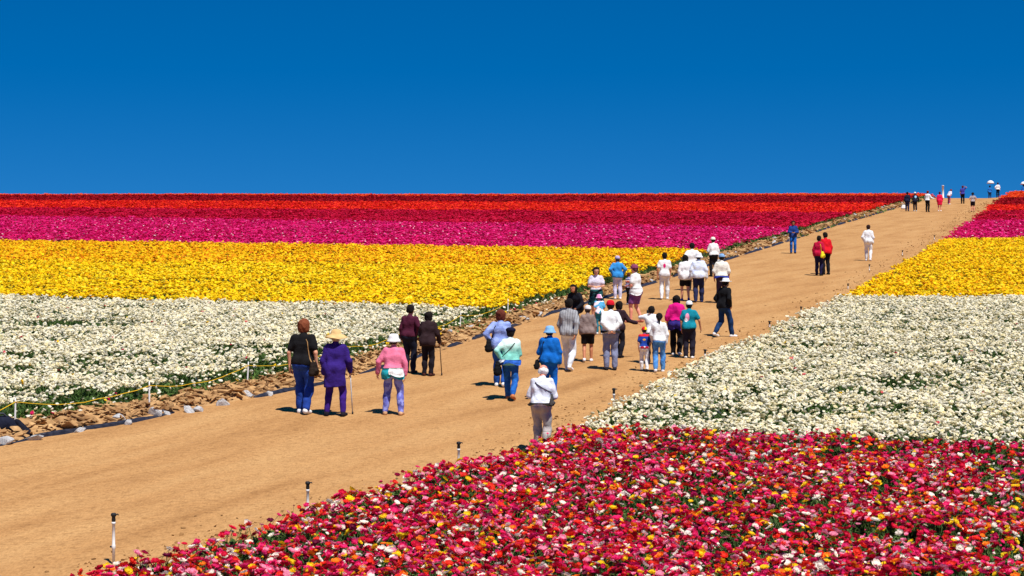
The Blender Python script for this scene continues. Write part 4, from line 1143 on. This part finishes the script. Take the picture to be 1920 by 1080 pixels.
person(1762, 397, 355, face=-10, label='person in a pinkish red tunic with bare legs and white socks near the crest', H=1.62, skin='pink', group=G3, w=1.12,
       top=('tunic', (232, 26, 74)), bottom=('shorts', (220, 24, 70)), shoes=(236, 228, 228), hair=('short', (70, 30, 50)))
person(1779, 384, 352, face=-60, label='person with reddish brown hair bending forward in a white and pink top near the crest', H=1.5, skin='pink', group=G3, lean=.5, w=1.1, arms=('front', 'front'),
       top=('shirt', (226, 220, 236)), bottom=('trousers', (226, 60, 100), 'blotch', (60, 90, 120)), shoes=(220, 220, 220), hair=('curly', (110, 30, 22)))
person(1805, 383, 345, face=-15, label='person in a blue top with an arm raised and black trousers near the crest', H=1.7, skin='tan', group=G3, arms=('down', (.2, .12, 1.66)),
       top=('tshirt', (66, 58, 150)), bottom=('trousers', (18, 16, 22)), shoes=(20, 18, 22), hair=('short', (96, 30, 30)))
person(1824, 398, 361, face=-10, label='person in a black hat with black and white banded clothes near the crest', H=1.62, skin='pink', group=G3, arms=('hip', 'hip'),
       top=('tshirt', (232, 214, 214), 'bands', (26, 22, 32)), bottom=('shorts', (30, 24, 34)), shoes=(40, 30, 30), hair=('short', DH), hat=('bucket', (20, 18, 20)))
person(1871, 371, 343, face=-10, label='person in a white top and black trousers standing out against the sky', H=1.62, skin='tan', group=G3, arms=('hip', 'down'),
       top=('shirt', (238, 232, 232)), bottom=('trousers', (18, 18, 20)), shoes=(20, 20, 22), hair=('short', (60, 26, 26)))
def parasol_holder(u, vt, Y, label, plabel, colr):
    X = (u - 960) / F * Y; zt = HC + (540 - vt) / F * Y; g = float(pz(X, Y)) if Y < 236 else float(gz(X, Y))
    r_, M4, armp, s_ = person(u, 0, H=1.66, xy=(X, Y), face=-10, label=label, skin='brown', group=G3, arms=('down', 'front'), top=('shirt', colr), bottom=('trousers', (30, 70, 120)), hair=('short', DH), shoes=(60, 60, 70))
    hw = M4(armp[1][2]); po = empty('parasol', (hw[0], hw[1], hw[2])); tag(po, plabel, 'parasol')
    top = zt - hw[2]
    V5, F5 = tube([(0, 0, -.12), (0, 0, top)], .012, 8); mesh_obj('shaft', V5, F5, M_METAL, po)
    prof = [(.0, top), (.16, top - .03), (.30, top - .12), (.38, top - .24), (.42, top - .36), (.405, top - .355), (.36, top - .25), (.28, top - .14), (.0, top - .03)]
    V5, Q5 = lathe(prof, 16, 0, 1); mesh_obj('canopy', V5, Q5, cloth((244, 244, 248)), po)
    for k in range(8):
        a = math.pi * 2 * k / 8
        V5, F5 = tube([(0, 0, top - .04), (.27 * math.cos(a), .27 * math.sin(a), top - .155), (.40 * math.cos(a), .40 * math.sin(a), top - .36)], .006, 4); mesh_obj('rib', V5, F5, M_METAL, po)
parasol_holder(1856, 338, 219.0, 'person in sky blue under a white parasol, standing past the crest', 'white parasol raised against the sky over the end of the path', (36, 110, 190))
parasol_holder(1919, 340, 219.0, 'person in sky blue under a white parasol behind the flowers on the crest', 'white parasol showing over the flowers on the crest', (36, 110, 190))

_, M4c, apc, sc_ = cam_p
pc_ = (apc[0][2] + apc[1][2]) / 2 + np.array([0, .03, .10]); pw = M4c(pc_)
co = empty('camera', tuple(pw), math.radians(8)); tag(co, 'small black camera held up by the person in a white shirt', 'camera')
V, Q = implicit([(np.array([-.05, 0, q]), np.array([.05, 0, q]), .024, .024, .01) for q in (-.022, .0, .022)] + [(np.array([0., 0, .04]),) * 2 + (.022, .022, .01)], .008); mesh_obj('camera_body', V, Q, M_BLACKCAP, co)
V, Q = lathe([(0, .02), (.030, .02), (.030, .06), (.026, .075), (.02, .07), (0, .07)], 14); V = V[:, [0, 2, 1]]; mesh_obj('lens', V, Q, M_METAL, co)
# ------------------------------------------------------------------ things along the path
# sprinkler risers at the right bed
for i, (u, vb, vt, lab) in enumerate([(213, 1062, 958, 'white sprinkler riser with black head, standing alone at the lowest end of the mixed bed'), (577, 985, 898, 'white sprinkler riser with black head, second along the mixed bed edge'),
        (860, 905, 825, 'grey white sprinkler riser, third along the mixed bed edge'), (1151, 790, 725, 'white sprinkler riser where white bed meets the path, near the white haired person'),
        (1322, 690, 652, 'short white sprinkler riser beside the teal tshirt'), (1443, 618, 600, None), (1502, 590, 573, None), (1590, 545, 530, None), (1630, 512, 494, None), (1692, 482, 468, None), (1752, 452, 440, None)]):
    x, y = unproj(u, vb); ppm = (vb - 282) / HC; h = (vb - vt) / ppm
    z0 = float(pz(x, y)) - .05
    r_ = empty('sprinkler_riser', (x, y, z0)); tag(r_, lab or 'small distant white sprinkler riser along the upper edge of the path', 'sprinkler', 'sprinkler risers along the path')
    V, Q = lathe([(0, 0), (.019, 0), (.019, h * .35), (.024, h * .36), (.024, h * .42), (.019, h * .43), (.019, h - .14), (.025, h - .135), (.025, h - .11), (0, h - .11)], 12)
    mesh_obj('pipe', V, Q, M_WHITEPIPE, r_)
    V, Q = lathe([(0, h - .11), (.020, h - .11), (.026, h - .09), (.022, h - .05), (.034, h - .035), (.034, h - .01), (.018, h), (0, h)], 12)
    hd_ = mesh_obj('sprinkler_head', V, Q, M_BLACKCAP, r_)
    V, F5 = tube([(0, 0, h - .03), (.05, 0, h - .015), (.06, 0, h - .03)], .009, 6); mesh_obj('nozzle', V, F5, M_BLACKCAP, hd_)
    V, F5 = tube([(-.018, 0, h * .39), (-.045, 0, h * .39)], .011, 6); mesh_obj('valve', V, F5, M_BLACKCAP, r_)

# stakes and the yellow rope along the left bed
stakes = []
for i, (u, vb, hh) in enumerate([(-215, 858, .44), (28, 797, .42), (280, 763, .46), (463, 717, .42), (640, 678, .4), (765, 642, .4), (862, 616, .4), (952, 588, .4)]):
    x, y = unproj(u, vb, 0.15); b = bank_z(x, y) - .05
    lab = ['weathered white stake beyond the dark bag at the bank', 'leaning white stake beside the dark bag', 'white stake rising from pale stones at the rope', 'thin white stake where dry matting meets the white flowers'][i] if i < 4 else 'thin white stake holding the yellow rope further up the bank'
    st = empty('stake', (x, y, b)); tag(st, lab, 'stake', 'stakes along the flower bed')
    jx, jy = random.uniform(-.03, .03), random.uniform(-.03, .03)
    V, F5 = tube([(0, 0, 0), (jx * .5, jy * .5, hh * .5), (jx, jy, hh + .05), (jx * 1.05, jy, hh + .13)], [.018, .017, .016, .010], 8); mesh_obj('post', V, F5, M_WHITEPIPE, st)
    V, F5 = tube([(jx - .02, jy - .02, hh + .045), (jx + .02, jy - .02, hh + .055), (jx + .022, jy + .02, hh + .05), (jx - .02, jy + .022, hh + .06)], .007, 6); mesh_obj('rope_knot', V, F5, M_ROPE, st)
    stakes.append(np.array([x + jx, y + jy, b + hh + .05]))
pts = []
for a, b in zip(stakes[:-1], stakes[1:]):
    for k in range(10):
        tt = k / 10; p = a + (b - a) * tt; p[2] -= .16 * 4 * tt * (1 - tt) * random.uniform(.85, 1.1); pts.append(p)
pts.append(stakes[-1])
V, F5 = tube(pts, .0075, 6)
o = mesh_obj('rope', V, F5, M_ROPE); tag(o, 'yellow rope strung on stakes along the edge of the flower bed', 'rope')

# black plastic edging, crumpled, half buried
yy = np.concatenate([np.arange(30.5, 60, .12), np.arange(60, 190, .3)])
base = x_left(yy)
prof = [(-.10, .02), (-.06, .06), (-.01, .08), (.03, .05), (.06, -.05)]
ZR = []
for j, (dx, dz) in enumerate(prof):
    wv = fbm(yy * 1.6, yy * 0 + j * 3.1, 61, 3)
    bur = np.clip((vnoise(yy * .9, yy * 0, 63) - .30) * 4, -0.6, 1)
    sc = 1 + yy / 260
    xx = base + (dx + .08 * wv) * sc
    ZR.append(np.stack([xx, yy, pz(xx, yy) + (dz * bur + .05 * fbm(yy * 3, yy * 0 + j, 66, 2)) * sc - .02], -1))
G = np.stack(ZR, 1); ny, nx = G.shape[:2]; i = np.arange(ny * nx).reshape(ny, nx)
Q = np.stack([i[:-1, :-1], i[:-1, 1:], i[1:, 1:], i[1:, :-1]], -1).reshape(-1, 4)
o = mesh_obj('plastic_edging', G.reshape(-1, 3), Q, M_BLACKPLASTIC, smooth=False); tag(o, 'crumpled black plastic edging between the sand path and the dry bank', 'edging')

# pale stones holding the edge down
def rock_mesh(seed, nm, mat, flat=.6):
    r = np.random.default_rng(seed)
    import bmesh
    bm = bmesh.new()
    for _ in range(13):
        d = r.normal(0, 1, 3); d /= np.linalg.norm(d); d *= r.uniform(.75, 1.0)
        bm.verts.new((d[0], d[1] * .7, d[2] * flat))
    bmesh.ops.convex_hull(bm, input=bm.verts)
    for v_ in [v_ for v_ in bm.verts if not v_.link_faces]: bm.verts.remove(v_)
    bmesh.ops.bevel(bm, geom=list(bm.edges), offset=.06, segments=1, affect='EDGES')
    me = bpy.data.meshes.new(nm); bm.to_mesh(me); bm.free(); me.materials.append(mat)
    return me
ROCKS = [rock_mesh(k, 'stone', M_ROCK) for k in range(7)]
def rock(x, y, z, s, lab, grp):
    o = bpy.data.objects.new('stone', random.choice(ROCKS)); C.objects.link(o)
    o.location = (x, y, z); o.scale = (s * random.uniform(.8, 1.25), s, s * random.uniform(.7, 1.1)); o.rotation_euler = (random.gauss(0, .3), random.gauss(0, .3), random.uniform(0, 6.28))
    tag(o, lab, 'stone', grp); return o
LS = {12: 'large pale stone in front of the dark navy bag', 66: 'pale stone on the black edging next to the dark navy bag', 290: 'larger of the pale stones at the foot of the middle white stake', 312: 'smaller of the pale stones at the foot of the middle white stake'}
for (u, v, s) in [(12, 822, .22), (66, 815, .17), (150, 800, .16), (222, 782, .24), (240, 787, .15), (290, 771, .24), (312, 768, .14), (355, 764, .22), (372, 762, .18), (418, 751, .26), (462, 737, .20), (505, 733, .15)]:
    lab = LS.get(u, 'pale angular stone on the dry bank below the rope, away from the bag')
    x, y = unproj(u, v, .12); rock(x, y, bank_z(x, y) + .03, s, lab, 'stones along the lower bank')
yk = 46.0
while yk < 185:
    xk = float(x_left(yk)) - random.uniform(.05, .55) * (1 + yk / 200); s = random.uniform(.09, .2) * (1 + yk / 180)
    rock(xk, yk, bank_z(xk, yk) + .02, s, 'pale stone along the upper stretch of the path edging', 'stones along the upper path edge')
    yk += random.uniform(.5, 1.7) * (1 + yk / 160)

# dry crust and matting flakes on the bank; clods by the right bed
def slabs(n, seed):
    r = np.random.default_rng(seed)
    y = 27 * (195 / 27.0) ** r.random(n); tt = r.random(n)
    a = x_green(y) - .1; b = x_left(y) - .12; x = a + (b - a) * tt
    V = []; Fq = []
    for xi, yi in zip(x, y):
        s = r.uniform(.03, .14) * (1 + yi / 170); yaw = r.uniform(0, 6.28); til = r.uniform(-.9, .9); til2 = r.uniform(-.5, .5); w_ = s * r.uniform(.15, .5); th_ = .01
        z = bank_z(xi, yi) + r.uniform(0, .09); b0 = len(V)
        for dz in (-th_, th_):
            for (px, py) in ((-s, -w_), (s, -w_ * r.uniform(.4, 1)), (s * r.uniform(.6, 1), w_), (-s * r.uniform(.6, 1), w_)):
                q = np.array([px, py, dz + .15 * px * r.uniform(-1, 1)])
                q = np.array([q[0] * math.cos(til2) + q[2] * math.sin(til2), q[1], -q[0] * math.sin(til2) + q[2] * math.cos(til2)])
                q = np.array([q[0], q[1] * math.cos(til) - q[2] * math.sin(til), q[1] * math.sin(til) + q[2] * math.cos(til)])
                V.append((xi + q[0] * math.cos(yaw) - q[1] * math.sin(yaw), yi + q[0] * math.sin(yaw) + q[1] * math.cos(yaw), z + q[2]))
        Fq += [(b0, b0 + 3, b0 + 2, b0 + 1), (b0 + 4, b0 + 5, b0 + 6, b0 + 7)] + [(b0 + k, b0 + (k + 1) % 4, b0 + 4 + (k + 1) % 4, b0 + 4 + k) for k in range(4)]
    return np.array(V), np.array(Fq)
V, Q = slabs(7000, 5)
o = mesh_obj('dry_matting', V, Q, M_BANK, smooth=False); tag(o, 'tan flakes of dry matting and crust covering the bank', 'matting', kind='stuff')
n = 13000
y = 19 * (190 / 19.0) ** (rng.random(n) ** 1.35); x = x_right(y) + -np.abs(rng.normal(0, .62, n)) * (1 + y / 250) + .25
P = np.column_stack([x, y, pz(x, y) + .005]); R_ = (.007 + .028 * rng.random(n) ** 2.4) * (1 + y / 150)
Vt, Tt, cw = cup(5, False, 77)
o = scatter_mesh('soil_clods', P, R_, np.ones((n, 3)), scatter_tree([template('clod', Vt, Tt, M_CLOD)]), M_CLOD, .6, nvar=1); tag(o, 'small clods of soil along the right edge of the path', 'clods', kind='stuff')

# dark bag lying on the bank
x, y = unproj(14, 806, .15); z = bank_z(x, y)
bo = empty('cloth_bag', (x, y, z - .02), .5); tag(bo, 'crumpled dark navy bag lying on the stones at the end of the black edging', 'bag')
A3 = lambda *q: np.array(q, float)
V, Q = implicit([(A3(-.35, .05, .12), A3(.0, .0, .16), .12, .13, .05), (A3(.0, 0, .16), A3(.12, -.05, .12), .13, .09, .05), (A3(-.2, .08, .2), A3(-.05, .05, .24), .08, .07, .06)], .022, 0,
    lambda D, G_: D + .012 * np.sin(25 * G_[..., 0] + 18 * G_[..., 2]) * np.sin(21 * G_[..., 1] + 9 * G_[..., 0]))
mesh_obj('sack', V, Q, cloth((22, 26, 44)), bo)
V, Q = implicit([(A3(.16, -.06, .18), A3(.30, -.16, .0), .075, .09, .03), (A3(.30, -.16, .0), A3(.33, -.2, -.02), .09, .06, .03)], .02, 0,
    lambda D, G_: D + .008 * np.sin(31 * G_[..., 0] + 28 * G_[..., 2]))
mesh_obj('side_pocket', V, Q, cloth((20, 22, 36)), bo)
V, F5 = tube([(-.3, .05, .24), (-.22, .0, .36), (-.08, -.02, .36), (.0, 0, .28)], .016, 6); mesh_obj('handle', V, F5, cloth((70, 74, 84)), bo)

# white bag on the path near the crest, camera, white post
x, y = unproj(1694, 393); z = float(pz(x, y))
V, Q = implicit([(A3(-.1, 0, .12), A3(.1, 0, .12), .12, .12, .04), (A3(-.08, 0, .3), A3(.08, 0, .3), .08, .08, .08)], .03)
bo = empty('carrier_bag', (x, y, z)); tag(bo, 'white carrier bag standing on the ground beside the dark navy person', 'bag')
mesh_obj('sack', V, Q, cloth((240, 240, 240)), bo)
V, F5 = tube([(-.08, 0, .36), (-.05, 0, .46), (.05, 0, .46), (.08, 0, .36)], .015, 6); mesh_obj('handle', V, F5, cloth((230, 230, 230)), bo)
Y_ = 206.0; x = (1768 - 960) / F * Y_; z = float(pz(x, Y_)); ht = HC + (540 - 347) / F * Y_ - z
V, Q = lathe([(0, 0), (.14, 0), (.14, .12), (.11, .14), (.11, ht - .06), (.13, ht - .055), (.12, ht), (0, ht)], 14)
po = empty('white_post', (x, Y_, z - .03)); tag(po, 'plain white post standing on the crest behind the pinkish red tunic', 'post')
mesh_obj('shaft', V, Q, M_WHITEPIPE, po)
